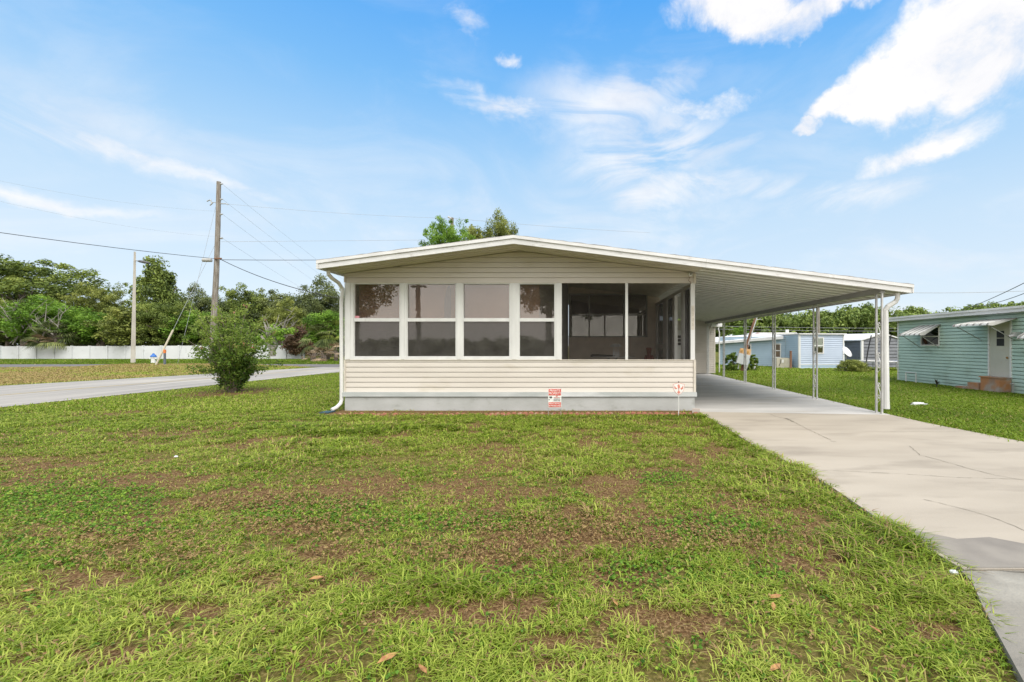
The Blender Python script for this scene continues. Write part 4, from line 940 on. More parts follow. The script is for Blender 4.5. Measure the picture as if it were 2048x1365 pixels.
# service pole, meter board
g = gd(1492, 742); Yg = 21.8
sp = thing('service_pole', (at(1488, 0, Yg).x, Yg, 0), 'leaning brown service pole carrying a tilted meter board', 'pole')
MB().tube([at(1484, 742, Yg), at(1494, 690, Yg), at(1511, 638, Yg)], [.09, .085, .075], 8).build('shaft', brown, sp)
mb = MB(); mb.tube([at(1496, 690, Yg - .12), at(1512, 642, Yg - .1), at(1514, 636, Yg - .1)], .025, 6); mb.tube([at(1514, 640, Yg - .1), at(1521, 638.5, Yg - .1), at(1524, 641, Yg)], .012, 5); mb.build('conduit', alum, sp)
def quadp(mb, pts, Yq, th_=.05): mb.prism([at(x, y, Yq) for x, y in pts], (0, th_, 0)); return mb
quadp(MB(), [(1481, 696.5), (1502, 699), (1500.5, 711), (1478.5, 706)], Yg - .15).build('board', tan, sp)
mb = MB()
for x, y in ((1484, 702), (1496, 704.5)): mb.tube([at(x, y, Yg - .2), at(x, y, Yg - .14)], .05, 12)
mb.build('meter_socket', mat('ochre', (.55, .33, .10), None, .6), sp)
quadp(MB(), [(1478.5, 706.3), (1489, 708.6), (1486.5, 729.5), (1473, 726)], Yg - .22, .12).build('meter_box', greybox, sp)
quadp(MB(), [(1489.3, 708.8), (1501, 711), (1496, 731.5), (1486.8, 729.7)], Yg - .23, .13).build('meter_box', greybox, sp)
for a, b_ in (((1478, 728), (1476, 738)), ((1495, 731), (1491, 743))): MB().bar(at(*a, Yg - .1), at(*b_, Yg - .1), .04).build('leg', greybox, sp)
g = gd(1510, 741); tag(MB().bar((g[0], g[1], 0), (g[0] + .02, g[1], .5), .11).build('stub_post', white, loc=(g[0], g[1], 0)), 'short white post next to the leaning meter board', 'post')

# ------------------------------------------------------------------ fence, lamp, hydrant, poles
fe = thing('vinyl_fence', (-50, 50, -.17), 'long white vinyl panel fence along the woods', 'fence')
fx = -82.0; endx = at(575, 0, 50).x; pw_ = 1.97
while endx - fx > 0.1:
    x0 = max(fx, endx - pw_ * math.ceil((endx - fx) / pw_)); x1 = x0 + pw_
    zt_ = 1.27 + .10 * sst(x0, -62, -33); 
    MB().box(x0 + .07, x1 - .07, 49.97, 50.02, -.3, float(zt_)).build('panel', fencem, fe)
    MB().box(x1 - .075, x1 + .075, 49.88, 50.06, -.3, float(zt_) + .06).build('post', fencem, fe)
    fx = x1
lp = thing('street_lamp', (at(266, 0, 34.7).x, 34.7, 0), 'tapered concrete street lamp post beside the side road', 'street lamp')
b0 = at(266, 727, 34.7); t0 = at(269.7, 504, 34.7)
MB().tube([(b0.x, 34.7, -.1), (t0.x, 34.7, t0.z)], [.20, .085], 4).build('pole', concpole, lp)
MB().tube([at(271, 521.5, 34.7), at(278, 523, 34.5)], .04, 6).build('arm', dullalum, lp)
mb = MB(); mb.lathe((0, 0, 0), [(.001, -.05), (.13, -.04), (.2, 0), (.12, .05), (.001, .06)], 12); c = at(288, 524.8, 34.4)
mb.v = [(x * 2.6 + c.x, y * 1.2 + c.y, z * 2.0 + c.z - x * .45) for x, y, z in mb.v]; mb.build('lamp_head', mat('lamp_grey', (.10, .10, .10), None, .5), lp, smooth=True)
g = gd(307, 727); hy = thing('fire_hydrant', (g[0], g[1], 0), 'white fire hydrant with blue cap on the verge', 'fire hydrant')
MB().lathe((g[0], g[1], 0), [(.2, 0), (.2, .05), (.15, .06), (.14, .42), (.18, .43), (.18, .48), (.15, .49)], 14).build('barrel', white, hy)
MB().lathe((g[0], g[1], .49), [(.2, 0), (.2, .04), (.16, .12), (.07, .2), (.05, .27), (.001, .28)], 14).build('cap', bluep, hy)
mb = MB(); mb.tube([(g[0] - .27, g[1], .36), (g[0] + .27, g[1], .36)], .07, 10); mb.build('side_nozzle', white, hy)
g = gd(329.5, 738); mk = thing('marker_post', (g[0], g[1], 0), 'slim dark marker post with orange tip near hydrant', 'post')
MB().box(g[0] - .05, g[0] + .05, g[1] - .03, g[1] + .03, 0, .92).build('post', mat('marker_grey', (.12, .14, .17), None, .6), mk); MB().box(g[0] - .055, g[0] + .055, g[1] - .035, g[1] + .035, .92, 1.13).build('tip', orange, mk)
up = thing('utility_pole', (at(423, 0, 29).x, 29, 0), 'tall slightly leaning wooden utility pole behind the bush', 'utility pole')
MB().tube([at(423, 745, 29), at(428, 640, 29), at(433, 540, 29), at(436, 450, 29), at(437.6, 364, 29)], [.185, .17, .15, .135, .12], 12).build('shaft', woodpole, up)
mb = MB()
for px_, py_ in ((443, 369), (443, 399.5), (443, 429.5)): mb.tube([at(438, py_ - .5, 29), at(441, py_, 29), at(446, py_ - 1, 29)], [.03, .06, .02], 6)
mb.tube([at(441, 477, 29), at(445, 477, 29)], .06, 6); mb.tube([at(436, 408, 29), at(452, 408, 29), at(456, 410, 29)], .03, 6); mb.tube([at(426, 405, 29), at(434, 406, 29)], .02, 6)
mb.tube([at(414, 403, 28.9), at(421, 400, 28.9), at(424, 408, 28.9), at(420, 411, 28.9)], .035, 6); mb.tube([at(424, 408, 28.9), at(426, 405, 28.9)], .03, 6)
mb.build('insulator', dullalum, up)
MB().tube([at(429, 517.5, 28.8), at(443, 517.5, 28.8)], .05, 6).build('clamp', brown, up)
def catenary(p, q, sag, n=16): p = Vector(p); q = Vector(q); return [p.lerp(q, i / n) - Vector((0, 0, sag * 4 * (i / n) * (1 - i / n))) for i in range(n + 1)]
def cable(p, q, sag, r, m, label, group=None): return tag(MB().tube(catenary(p, q, sag), r, 5).build('overhead_cable', m, loc=tuple(p)), label, 'cable', group)
cable(at(437, 518.5, 29), Vector((-31.5, 4, 7.0)), .55, .015, wire, 'thick black cable running left from the utility pole')
tag(MB().tube([at(404, 520.5, 27.9), at(405.5, 520.5, 27.9), at(423, 520.8, 28), at(424, 520.8, 28)], [.04, .12, .12, .05], 10).build('splice_case', dullalum, loc=tuple(at(414, 520, 28))), 'grey splice case hanging on the cable by the pole', 'splice case')
cable(at(440, 518.5, 29), at(720, 604, 22), .35, .02, wire, 'black service cable dropping from the pole towards the house')
cable(at(440, 520, 29), at(904, 515, 37), .1, .018, wire, 'black cable level with the eaves between both poles')
cable(at(450, 408, 29), at(904, 437, 37), .15, .008, wirel, 'thin upper wire joining the two utility poles')
cable(at(443, 484, 29), at(904, 480, 37), .0, .010, wirel, 'thin straight wire at roof height between the poles')
cable(at(904, 437, 37), at(1300, 466, 50), .1, .012, wirel, 'thin wire leaving the rear pole above the roof ridge')
for (y0, X1, Y1, wh) in ((369, 800, 628, 'highest'), (399, 790, 640, 'second'), (429, 780, 648, 'third'), (477, 770, 655, 'lowest')):
    cable(at(445, y0, 29), at(X1, Y1, 95), .9, .006, wirel, wh + ' of four thin wires running from the utility pole towards the roof', 'power lines leaving the utility pole')
for y0, Z1, wh in ((423, -78, 'upper'), (474, -90, 'lower')):
    cable(at(436, y0, 29), at(-80, y0 + Z1, 20), .3, .0035, wirel, wh + ' faint wire reaching the utility pole from the left', 'thin wires on the street side of the pole')
g1 = gd(308, 738); gw = thing('guy_wire', (g1[0], g1[1], 0), 'guy wires with pale guard anchoring the utility pole', 'guy wire')
A = Vector((g1[0], g1[1], 0)); T1 = at(432, 486, 29); T2 = at(431, 415, 29)
mb = MB(); mb.tube([A, T1], .010, 5); mb.tube([A + Vector((.25, 1.2, 0)), T2], .008, 5); mb.build('strand', wirel, gw)
kk = (T1 - A); MB().tube([A, A + kk * .29], .05, 8).build('guard', mat('guard', (.52, .47, .36), None, .6), gw)
p2 = thing('utility_pole', (at(904, 0, 37).x, 37, 0), 'grey pole rising above the roof among tree tops', 'utility pole')
MB().tube([(at(904, 0, 37).x, 37, 0), at(904, 436, 37)], [.2, .13], 10).build('shaft', woodpole, p2)
mb = MB(); mb.tube([at(896, 434, 36.9), at(903, 438, 36.9)], .07, 6); mb.tube([at(900, 440, 36.9), at(899, 444, 36.9)], .09, 6); mb.build('insulator', dullalum, p2)
p3 = thing('utility_pole', (at(1637, 0, 60).x, 60, 0), 'distant thin pole above the blue home', 'utility pole')
MB().tube([(at(1637, 0, 60).x, 60, 0), at(1637, 608, 60)], [.22, .15], 8).build('shaft', woodpole, p3)
cable(at(1822, 586, 40), at(2100, 580, 40), .1, .02, wirel, 'thin level wire above the teal house roof')
cable(at(1905, 626, 45), at(2100, 540, 20), .2, .02, wire, 'black wire slanting up to the right over teal house')
cable(at(1935, 614, 45), at(2090, 570, 22), .3, .02, wire, 'second black wire slanting lower over the teal house')
for y_, wh in ((654, 'upper'), (660, 'lower')):
    cable(at(1400, y_ - 2, 70), at(2150, y_, 70), .3, .022, wirel, wh + ' thin wire stretched before the far right woods', 'wires before the far right woods')

# ------------------------------------------------------------------ foliage
def leaves(centers, crad, per, size, flat=.75, up=.5, tone_c=None, rs=None, aspect=.55):
    """leaf quads spread round clump centres"""
    rs = rs or rng; n = len(centers); c = np.repeat(centers, per, 0); r = np.repeat(crad, per)
    d = rs.normal(size=(n * per, 3)); d /= np.linalg.norm(d, axis=1)[:, None]; k = rs.random(n * per) ** .45
    p = c + d * (r * k)[:, None] * np.array([1, 1, flat])
    nrm = d + rs.normal(size=d.shape) * .7 + np.array([0, 0, up]); nrm /= np.linalg.norm(nrm, axis=1)[:, None]
    a = np.cross(nrm, rs.normal(size=d.shape)); a /= np.linalg.norm(a, axis=1)[:, None]; b_ = np.cross(nrm, a)
    s = size * rs.uniform(.6, 1.3, n * per)[:, None]
    V_ = np.stack([p - a * s, p + b_ * s * aspect + nrm * s * .15, p + a * s, p - b_ * s * aspect + nrm * s * .15], 1).reshape(-1, 3)
    if tone_c is None: tone_c = rs.uniform(.15, .85, n)
    t_ = np.clip(np.repeat(tone_c, per) + rs.normal(size=n * per) * .14, 0, 1)
    Fq = np.arange(len(V_)).reshape(-1, 4)
    return V_, Fq, np.repeat(t_, 4)
def crown_points(n, rs, shape='round', lump_=.28):
    out_ = []
    while len(out_) < n:
        d = rs.normal(size=3); d /= np.linalg.norm(d); r = rs.uniform(.12, 1) ** .5
        w = 1 + lump_ * mnoise.noise(Vector(d * 1.9 + rs_off)) * 2
        p = d * r * w
        if shape == 'cone':
            h = (p[2] + 1) / 2; p[0] *= 1.15 - h * .85; p[1] *= 1.15 - h * .85; p[2] *= 1.25
        if p[2] < -.75: continue
        out_.append(p)
    return np.array(out_)
def crown_mesh(name, seed, n=80, per=80, size=.055, shape='round', lump_=.3, cr=.2, flat=.6):
    global rs_off
    rs = np.random.default_rng(seed); rs_off = rs.uniform(-9, 9, 3)
    P_ = crown_points(n, rs, shape, lump_); cr_ = rs.uniform(.6, 1.3, n) * cr
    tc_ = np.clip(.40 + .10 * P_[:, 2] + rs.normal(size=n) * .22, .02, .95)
    return leaves(P_, cr_, per, size, flat, .5, tc_, rs)
lm_oak = leafmat('oak_leaf', (0.058, 0.085, 0.021), (0.156, 0.215, 0.044), (0.325, 0.377, 0.085), .24)
lm_dark = leafmat('dark_leaf_green', (0.052, 0.072, 0.026), (0.130, 0.163, 0.055), (0.247, 0.280, 0.098), .2)
lm_bright = leafmat('bright_leaf', (0.056, 0.112, 0.013), (0.146, 0.280, 0.028), (0.302, 0.470, 0.067), .32)
lm_olive = leafmat('olive_leaf', (0.072, 0.091, 0.021), (0.195, 0.234, 0.047), (0.377, 0.403, 0.104), .26)
lm_red = leafmat('russet_leaf', (.06, .04, .025), (.16, .11, .06), (.30, .15, .11), .35)
lm_bush = leafmat('bush_leaf', (0.045, 0.090, 0.016), (0.134, 0.224, 0.034), (0.314, 0.392, 0.078), .45)
lm_dead = leafmat('dead_frond', (.12, .08, .04), (.26, .19, .11), (.42, .32, .2), .2)
lm_far = leafmat('far_leaf', (0.058, 0.091, 0.023), (0.143, 0.208, 0.044), (0.299, 0.377, 0.091), .25)
protos = {}
def crown_me(key, *a, **k):
    V_, Fq, t_ = crown_mesh(key, *a, **k)
    me = bpy.data.meshes.new(key); me.vertices.add(len(V_)); me.vertices.foreach_set('co', V_.astype(np.float32).ravel())
    me.loops.add(Fq.size); me.loops.foreach_set('vertex_index', Fq.astype(np.int32).ravel()); me.polygons.add(len(Fq)); me.polygons.foreach_set('loop_start', np.arange(0, Fq.size, 4, dtype=np.int32))
    a_ = me.attributes.new('tone', 'FLOAT', 'POINT'); a_.data.foreach_set('value', t_.astype(np.float32)); me.update(); me.validate(); protos[key] = me
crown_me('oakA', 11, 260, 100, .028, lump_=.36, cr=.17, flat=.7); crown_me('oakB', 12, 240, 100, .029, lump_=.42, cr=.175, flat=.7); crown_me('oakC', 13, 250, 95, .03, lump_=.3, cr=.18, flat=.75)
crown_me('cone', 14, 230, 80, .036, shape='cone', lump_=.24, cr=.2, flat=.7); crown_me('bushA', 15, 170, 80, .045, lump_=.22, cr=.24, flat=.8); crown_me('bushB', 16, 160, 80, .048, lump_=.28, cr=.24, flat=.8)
mcache = {}
def crown_obj(key, m, parent):
    k = (key, m.name)
    if k not in mcache: me = protos[key].copy(); me.materials.append(m); mcache[k] = me
    o = bpy.data.objects.new('crown', mcache[k]); col.objects.link(o); o.parent = parent; ORG[o.name] = ORG[parent.name]; return o
def tree(name, px, top, bot, half, d, key, m, label, cat='tree', rot=0, group=None, trunkm=None, lean=0, gz=None):
    """crown spans top..bot (pixels) and px+-half at distance d"""
    zt_, zb_ = wz(top, d), wz(bot, d); r = half * d / F; x = (px - CX) * d / F; g0 = -.17 if (gz is None and d > 48 and x < -15) else (gz or 0)
    t_ = thing(name, (x, d, g0), label, cat, group)
    c = crown_obj(key, m, t_); c.location = (lean, 0, (zt_ + zb_) / 2 - g0); c.scale = (r, r, (zt_ - zb_) / 2); c.rotation_euler = (0, 0, rot)
    mb = MB(); tr = max(.06, min(.28, r * .07)); zc_ = (zt_ + zb_) / 2
    mb.tube([(x, d, g0 - .1), (x + .1, d, g0 + (zb_ - g0) * .5), (x + lean * .5, d, max(zb_, g0 + .3)), (x + lean, d, zc_)], [tr * 1.4, tr, tr * .9, tr * .5], 8)
    rnd = random.Random(int(px * 7 + top))
    for k in range(6):
        a = rnd.uniform(0, 6.28); z0_ = g0 + (zc_ - g0) * rnd.uniform(.5, .9); e_ = Vector((x + lean + r * .6 * math.cos(a), d + r * .6 * math.sin(a), zc_ + (zt_ - zc_) * rnd.uniform(-.2, .6)))
        s_ = Vector((x + lean * .6, d, z0_)); mb.tube([s_, s_.lerp(e_, .5) + Vector((0, 0, .2)), e_], [tr * .55, tr * .35, tr * .12], 6)
    mb.build('trunk', trunkm or bark, t_); return t_
G = 'trees along the woods behind the white fence'
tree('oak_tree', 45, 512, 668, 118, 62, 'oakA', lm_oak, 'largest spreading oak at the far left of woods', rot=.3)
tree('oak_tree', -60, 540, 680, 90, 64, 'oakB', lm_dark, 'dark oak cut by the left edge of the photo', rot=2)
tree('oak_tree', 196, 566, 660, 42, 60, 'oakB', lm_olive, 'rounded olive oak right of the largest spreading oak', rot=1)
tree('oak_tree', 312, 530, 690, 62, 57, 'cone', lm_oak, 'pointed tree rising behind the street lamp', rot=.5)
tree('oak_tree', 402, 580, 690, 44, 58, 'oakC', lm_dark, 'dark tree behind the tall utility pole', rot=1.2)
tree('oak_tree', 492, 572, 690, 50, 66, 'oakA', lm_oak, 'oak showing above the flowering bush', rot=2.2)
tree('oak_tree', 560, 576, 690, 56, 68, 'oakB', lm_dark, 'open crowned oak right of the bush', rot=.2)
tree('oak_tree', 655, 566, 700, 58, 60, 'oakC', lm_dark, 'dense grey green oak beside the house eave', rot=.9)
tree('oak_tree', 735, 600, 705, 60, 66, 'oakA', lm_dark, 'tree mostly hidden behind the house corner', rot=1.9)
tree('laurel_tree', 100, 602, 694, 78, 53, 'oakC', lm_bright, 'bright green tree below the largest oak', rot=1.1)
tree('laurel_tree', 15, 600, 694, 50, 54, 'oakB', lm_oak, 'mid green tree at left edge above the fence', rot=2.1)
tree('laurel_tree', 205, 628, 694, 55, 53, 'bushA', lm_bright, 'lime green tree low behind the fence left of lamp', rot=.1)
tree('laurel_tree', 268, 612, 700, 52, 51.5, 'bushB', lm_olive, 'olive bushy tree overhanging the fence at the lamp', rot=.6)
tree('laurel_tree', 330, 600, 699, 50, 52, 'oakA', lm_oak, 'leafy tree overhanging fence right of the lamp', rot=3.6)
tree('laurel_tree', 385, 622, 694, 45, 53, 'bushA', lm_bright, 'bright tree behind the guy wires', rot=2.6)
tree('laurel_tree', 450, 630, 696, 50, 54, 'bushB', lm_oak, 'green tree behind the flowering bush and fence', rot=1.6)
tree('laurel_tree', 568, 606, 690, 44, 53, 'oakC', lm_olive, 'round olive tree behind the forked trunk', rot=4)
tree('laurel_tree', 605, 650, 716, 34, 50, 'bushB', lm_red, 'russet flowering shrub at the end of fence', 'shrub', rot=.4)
tree('laurel_tree', 655, 622, 700, 42, 43, 'bushA', lm_bright, 'vivid green tree over the palms by the road', rot=.8, gz=0)
def bare(px0, px1, y0, y1, d, n, parent, seed):
    rnd = random.Random(seed); m = MB()
    for k in range(n):
        a = at(rnd.uniform(px0, px1), rnd.uniform(y0 + (y1 - y0) * .5, y1), d + rnd.uniform(-.5, .5)); b_ = a + Vector((rnd.uniform(-2.6, 2.6), rnd.uniform(-.5, .5), rnd.uniform(.8, 3)))
        mid_ = a.lerp(b_, .5) + Vector((rnd.uniform(-.4, .4), 0, rnd.uniform(-.3, .4))); m.tube([a, mid_, b_], [.06, .045, .015], 5)
        for q in range(2):
            c_ = mid_.lerp(b_, rnd.random()); m.tube([c_, c_ + Vector((rnd.uniform(-.9, .9), 0, rnd.uniform(.2, .9)))], [.03, .01], 4)
    m.build('bare_branches', greybark, parent)
bt_ = {o.get('label'): o for o in bpy.data.objects if o.get('label')}
bare(-10, 130, 610, 690, 50.4, 22, bt_['bright green tree below the largest oak'], 4)
bare(0, 60, 600, 680, 50.6, 12, bt_['mid green tree at left edge above the fence'], 5)
bare(535, 600, 640, 690, 49.4, 14, bt_['round olive tree behind the forked trunk'], 6)
# forked leaning tree in front of the fence end
ft = thing('forked_tree', (at(545, 0, 46).x, 46, 0), 'small forked tree with bare grey limbs before the fence', 'tree')
mb = MB(); Dk = 46
def pt(x, y, dy=0): return at(x, y, Dk + dy)
mb.tube([pt(545, 713), pt(545, 700), pt(540, 692), pt(531, 684), pt(522, 672)], [.3, .26, .2, .16, .1], 8); mb.tube([pt(545, 703), pt(552, 692), pt(551, 684), pt(546, 675), pt(550, 662)], [.24, .2, .18, .14, .08], 8)
rnd = random.Random(3)
for k in range(26):
    s_ = pt(rnd.uniform(530, 556), rnd.uniform(664, 682), rnd.uniform(-.4, .4)); e_ = pt(rnd.uniform(512, 592), rnd.uniform(628, 676), rnd.uniform(-1, 1)); mb.tube([s_, s_.lerp(e_, .5) + Vector((rnd.uniform(-.3, .3), 0, rnd.uniform(0, .4))), e_], [.07, .045, .015], 5)
mb.build('trunk', greybark, ft)
rs = np.random.default_rng(5); cc = np.array([pt(x, y, rs.uniform(-.8, .8)) for x, y in [(530, 672), (538, 665), (546, 672), (556, 668), (566, 664), (575, 663), (525, 684), (560, 676), (552, 662), (518, 676), (534, 690), (583, 662), (540, 680), (548, 655)]])
V_, Fq, t_ = leaves(cc, rs.uniform(.35, .6, len(cc)), 120, .11, tone_c=rs.uniform(.5, .95, len(cc)), rs=rs); npmesh('crown', V_, Fq, lm_bright, ft, tone=t_)
# fan palms
def palm(px, py, d, n, L_, m, label, dead=False, gz=0, back=0):
    x = (px - CX) * d / F; z = wz(py, d); t_ = thing('fan_palm', (x, d, gz), label, 'palm')
    Vl = []; T = []; pm = MB(); rs = np.random.default_rng(int(px))
    for i in range(n):
        a = rs.uniform(0, 6.28); e_ = rs.uniform(-.5, 1.2) if not dead else rs.uniform(-.6, 1.1)
        dr_ = np.array([math.cos(a) * math.cos(e_), math.sin(a) * math.cos(e_), math.sin(e_)]); o_ = np.array([x, d, z]); hub = o_ + dr_ * L_ * .55; side = np.cross(dr_, [0, 0, 1.]); side /= np.linalg.norm(side) + 1e-6; upv = np.cross(side, dr_)
        pm.tube([tuple(o_), tuple(hub)], .015, 4, cap=False); tn_ = rs.uniform(.1, .9)
        for j in range(15):
            t2 = (j / 14 - .5) * 2.7; ld = dr_ * math.cos(t2) + side * math.sin(t2); l = L_ * .5 * (1 - .15 * abs(t2)); w = L_ * .02
            tip = hub + ld * l - np.array([0, 0, l * (.45 if not dead else .3)]); mid = hub + ld * l * .5; pw2 = np.cross(ld, upv) * w
            Vl += [hub, mid + pw2, tip, mid - pw2]; T += [float(np.clip(tn_ + rs.normal() * .25, 0, 1))] * 4
    Vl = np.array(Vl); npmesh('fronds', Vl, np.arange(len(Vl)).reshape(-1, 4), m, t_, tone=T)
    pm.tube([(x, d + back, gz - .05), (x, d + back, z * .8), (x, d, z)], .16, 8); pm.build('trunk', bark, t_); return t_
palm(112, 678, 50.6, 42, 2.6, lm_dark, 'fan palm leaning over the white fence at left', gz=-.17)
palm(140, 668, 54, 44, 2.4, lm_oak, 'second fan palm behind the left fence, higher and farther', gz=-.17)
palm(84, 689, 49.5, 18, 1.5, lm_dead, 'dead brown palm fronds hanging over the left fence', True, gz=-.17, back=1.2)
palm(645, 680, 42, 40, 2.1, lm_dark, 'fan palm left of the downspout below vivid tree', gz=0)
palm(672, 672, 42.5, 36, 2.0, lm_oak, 'fan palm half hidden by the downspout', gz=0)
palm(650, 712, 38.5, 16, 1.3, lm_dead, 'collapsed dead palm with tan fronds by the road', True)
palm(625, 714, 39, 12, 1.0, lm_dead, 'small heap of dry palm fronds left of collapsed palm', True)
palm(628, 700, 39.5, 8, .6, lm_dead, 'short dead palm stem with withered top', True)
palm(672, 704, 39, 12, 1.1, lm_dead, 'dry yellowing palm next to the downspout', True)
# dense background woodland (stuff)
def wood(name, pts, per, m, label, size, seed):
    rs = np.random.default_rng(seed); C = []; Rr_ = []; T = []
    for (x, y, z0, z1, r) in pts:
        k = max(4, int((z1 - z0) / (r * .5)))
        for i in range(k):
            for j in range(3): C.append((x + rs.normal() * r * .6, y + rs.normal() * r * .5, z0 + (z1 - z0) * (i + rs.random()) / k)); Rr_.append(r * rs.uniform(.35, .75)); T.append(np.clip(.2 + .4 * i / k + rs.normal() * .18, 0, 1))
    V_, Fq, t_ = leaves(np.array(C), np.array(Rr_), per, size, .8, .6, np.array(T), rs)
    return tag(npmesh(name, V_, Fq, m, tone=t_), label, 'woodland', kind='stuff')
rs = np.random.default_rng(21)
pts = [((px - CX) * 72 / F, 72 + rs.uniform(-2, 2), 0, wz(618 + rs.uniform(-14, 14), 72) - .5, 2.4) for px in np.arange(-120, 800, 20)]
wood('woodland', pts, 60, lm_dark, 'dark woodland filling behind the left trees', .30, 31)
pts = []
for px in np.arange(1370, 2240, 10):
    tp = 618 + 7 * math.sin(px * .021) + 5 * math.sin(px * .057 + 1) + rs.uniform(-6, 6) - (8 if px > 1880 else 0) - (12 if 1380 < px < 1560 else 0) + (10 if 1585 < px < 1612 else 0)
    for dd in (92, 100): pts.append(((px - CX) * dd / F, dd + rs.uniform(-2, 2), 0, wz(tp + (9 if dd == 92 else 0), dd) - .8, 2.0))
wood('woodland', pts, 42, lm_far, 'long dense tree line beyond the homes at right', .34, 32)
# tree tops over the roof
tree('oak_tree', 893, 436, 560, 46, 34, 'oakB', lm_bright, 'green tree top around the rear pole above roof', rot=1, gz=0)
tree('oak_tree', 1002, 432, 560, 40, 38, 'oakC', lm_olive, 'airy tree top rising near the roof ridge', rot=.3, gz=0)
tree('oak_tree', 948, 453, 560, 26, 37, 'bushB', lm_olive, 'small tree top between the two over the roof', rot=2, gz=0)
tree('laurel_tree', 1480, 655, 690, 16, 40, 'bushB', lm_bright, 'lime green shrub top behind the blue home roof', 'shrub', gz=0)
# shrubs right
def shrub(name, px, pyb, half, h, m, label, n=60, per=70, size=.05, stems=0, cat='shrub', tones=None, seed=1, shape=None):
    x, y = gd(px, pyb); rs = np.random.default_rng(seed); r = half * y / F
    t_ = thing(name, (x, y, 0), label, cat); C = []
    for i in range(n):
        a = rs.uniform(0, 6.28); q = rs.random() ** .5; zz = rs.random(); w = (shape(zz) if shape else math.sqrt(max(0, 1 - zz * zz)))
        C.append((x + r * q * w * math.cos(a), y + r * q * w * math.sin(a), .05 + zz * h * .95))
    C = np.array(C); V_, Fq, tt = leaves(C, rs.uniform(.12, .26, n) * r * .9, per, size, .8, .4, tones(C, rs) if tones else None, rs)
    V_[:, 2] = np.maximum(V_[:, 2], .0); npmesh('foliage', V_, Fq, m, t_, tone=tt)
    mb = MB()
    for k in range(stems or 6):
        c = C[rs.integers(len(C))]; mb.tube([(x + rs.normal() * .05, y + rs.normal() * .05, -.05), ((x + c[0]) / 2, (y + c[1]) / 2, c[2] * .45), tuple(c)], [.018, .014, .006], 5)
    mb.build('stem', bark, t_); return t_
shrub('leafy_bush', 1466, 742, 20, .95, lm_bush, 'green bush left of the leaning meter board', 90, 110, .03, seed=2)
shrub('leafy_bush', 1506, 742, 13, .85, lm_bush, 'darker green bush right of the meter board', 70, 110, .03, seed=3)
shrub('dry_grass_clump', 1707, 744, 33, .52, lm_olive, 'olive dry grass mound beneath the satellite dish', 80, 90, .035, seed=4, cat='grass clump')
# the flowering bush by the road
def bshape(z): return .35 + .75 * math.sin(min(1, z * 1.15) * 2.3) if z < .9 else .75
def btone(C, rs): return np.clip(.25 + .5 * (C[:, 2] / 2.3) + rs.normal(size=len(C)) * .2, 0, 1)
x, y = gd(466, 785); rs = np.random.default_rng(9)
bu = thing('flowering_bush', (x, y, 0), 'lone leafy bush with many stems beside the road', 'bush')
mb = MB(); C = []
for k in range(110):
    a = rs.uniform(0, 6.28); l = rs.uniform(.5, 1.0); h_ = 2.85 * l * rs.uniform(.3, 1.0); sp_ = rs.uniform(.08, 1.0) ** 1.3 * (1.0 + .25 * rs.random()) * (1.0 if h_ > 1.2 else .95)
    p0 = Vector((x + .08 * math.cos(a), y + .08 * math.sin(a), -.03)); p2 = Vector((x + sp_ * math.cos(a), y + sp_ * math.sin(a), max(.12, h_))); p1 = p0.lerp(p2, .5) + Vector((0, 0, .18)) - Vector((math.cos(a), math.sin(a), 0)) * sp_ * .15
    mb.tube([p0, p1, p2], [.016, .011, .003], 5)
    for j in range(8):
        u = .25 + .75 * j / 7; q = p0.lerp(p1, u * 2) if u < .5 else p1.lerp(p2, u * 2 - 1); C.append(tuple(q + Vector(rs.normal(size=3) * .05)))
mb.build('stem', bark, bu); C = np.array(C)
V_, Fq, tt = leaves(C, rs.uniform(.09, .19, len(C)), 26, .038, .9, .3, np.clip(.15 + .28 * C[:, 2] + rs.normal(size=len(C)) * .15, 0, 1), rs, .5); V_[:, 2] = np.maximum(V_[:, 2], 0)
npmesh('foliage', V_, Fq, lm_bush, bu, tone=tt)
F2 = C[C[:, 2] > 1.3][::9]; V_, Fq, tt = leaves(F2, np.full(len(F2), .09), 10, .022, .9, .3, np.full(len(F2), .95), rs, .8); npmesh('blossom', V_, Fq, leafmat('blossom', (.25, .10, .07), (.36, .16, .11), (.5, .22, .16)), bu, tone=tt)

# ------------------------------------------------------------------ what the windows mirror: street side behind the camera
tree_b = lambda X_, Y_, zt_, zb_, r_, key, lab: None
def tree_at(X_, Y_, zc_, r_, rzv, key, m, label):
    t_ = thing('street_tree', (X_, Y_, 0), label, 'tree'); c = crown_obj(key, m, t_); c.location = (0, 0, zc_); c.scale = (r_, r_, rzv)
    MB().tube([(X_, Y_, -.1), (X_ + .1, Y_, zc_ * .6), (X_, Y_, zc_)], [.3, .22, .1], 8).build('trunk', bark, t_)
tree_at(-17.2, -15, 6.0, 2.9, 3.2, 'oakA', lm_dark, 'street tree mirrored in the first sunroom window')
tree_at(-2.6, -15, 7.0, 3.6, 4.2, 'oakB', lm_dark, 'street tree mirrored in the right sunroom windows')
pb = thing('utility_pole', (-11.3, -12, 0), 'wooden pole mirrored in the second sunroom window', 'utility pole'); MB().tube([(-11.3, -12, 0), (-11.4, -12, 9)], [.17, .12], 8).build('shaft', woodpole, pb); MB().box(-11.9, -10.8, -12.1, -11.95, 5.4, 5.5).build('crossarm', woodpole, pb)
pts = [(X_, -42 + rs.uniform(-2, 2), 0, 1.9 + rs.uniform(-.3, .3), 1.3) for X_ in np.arange(-60, 50, .8)]
wood('hedge', pts, 40, lm_dark, 'hedge line across the street mirrored in the windows', .3, 33)

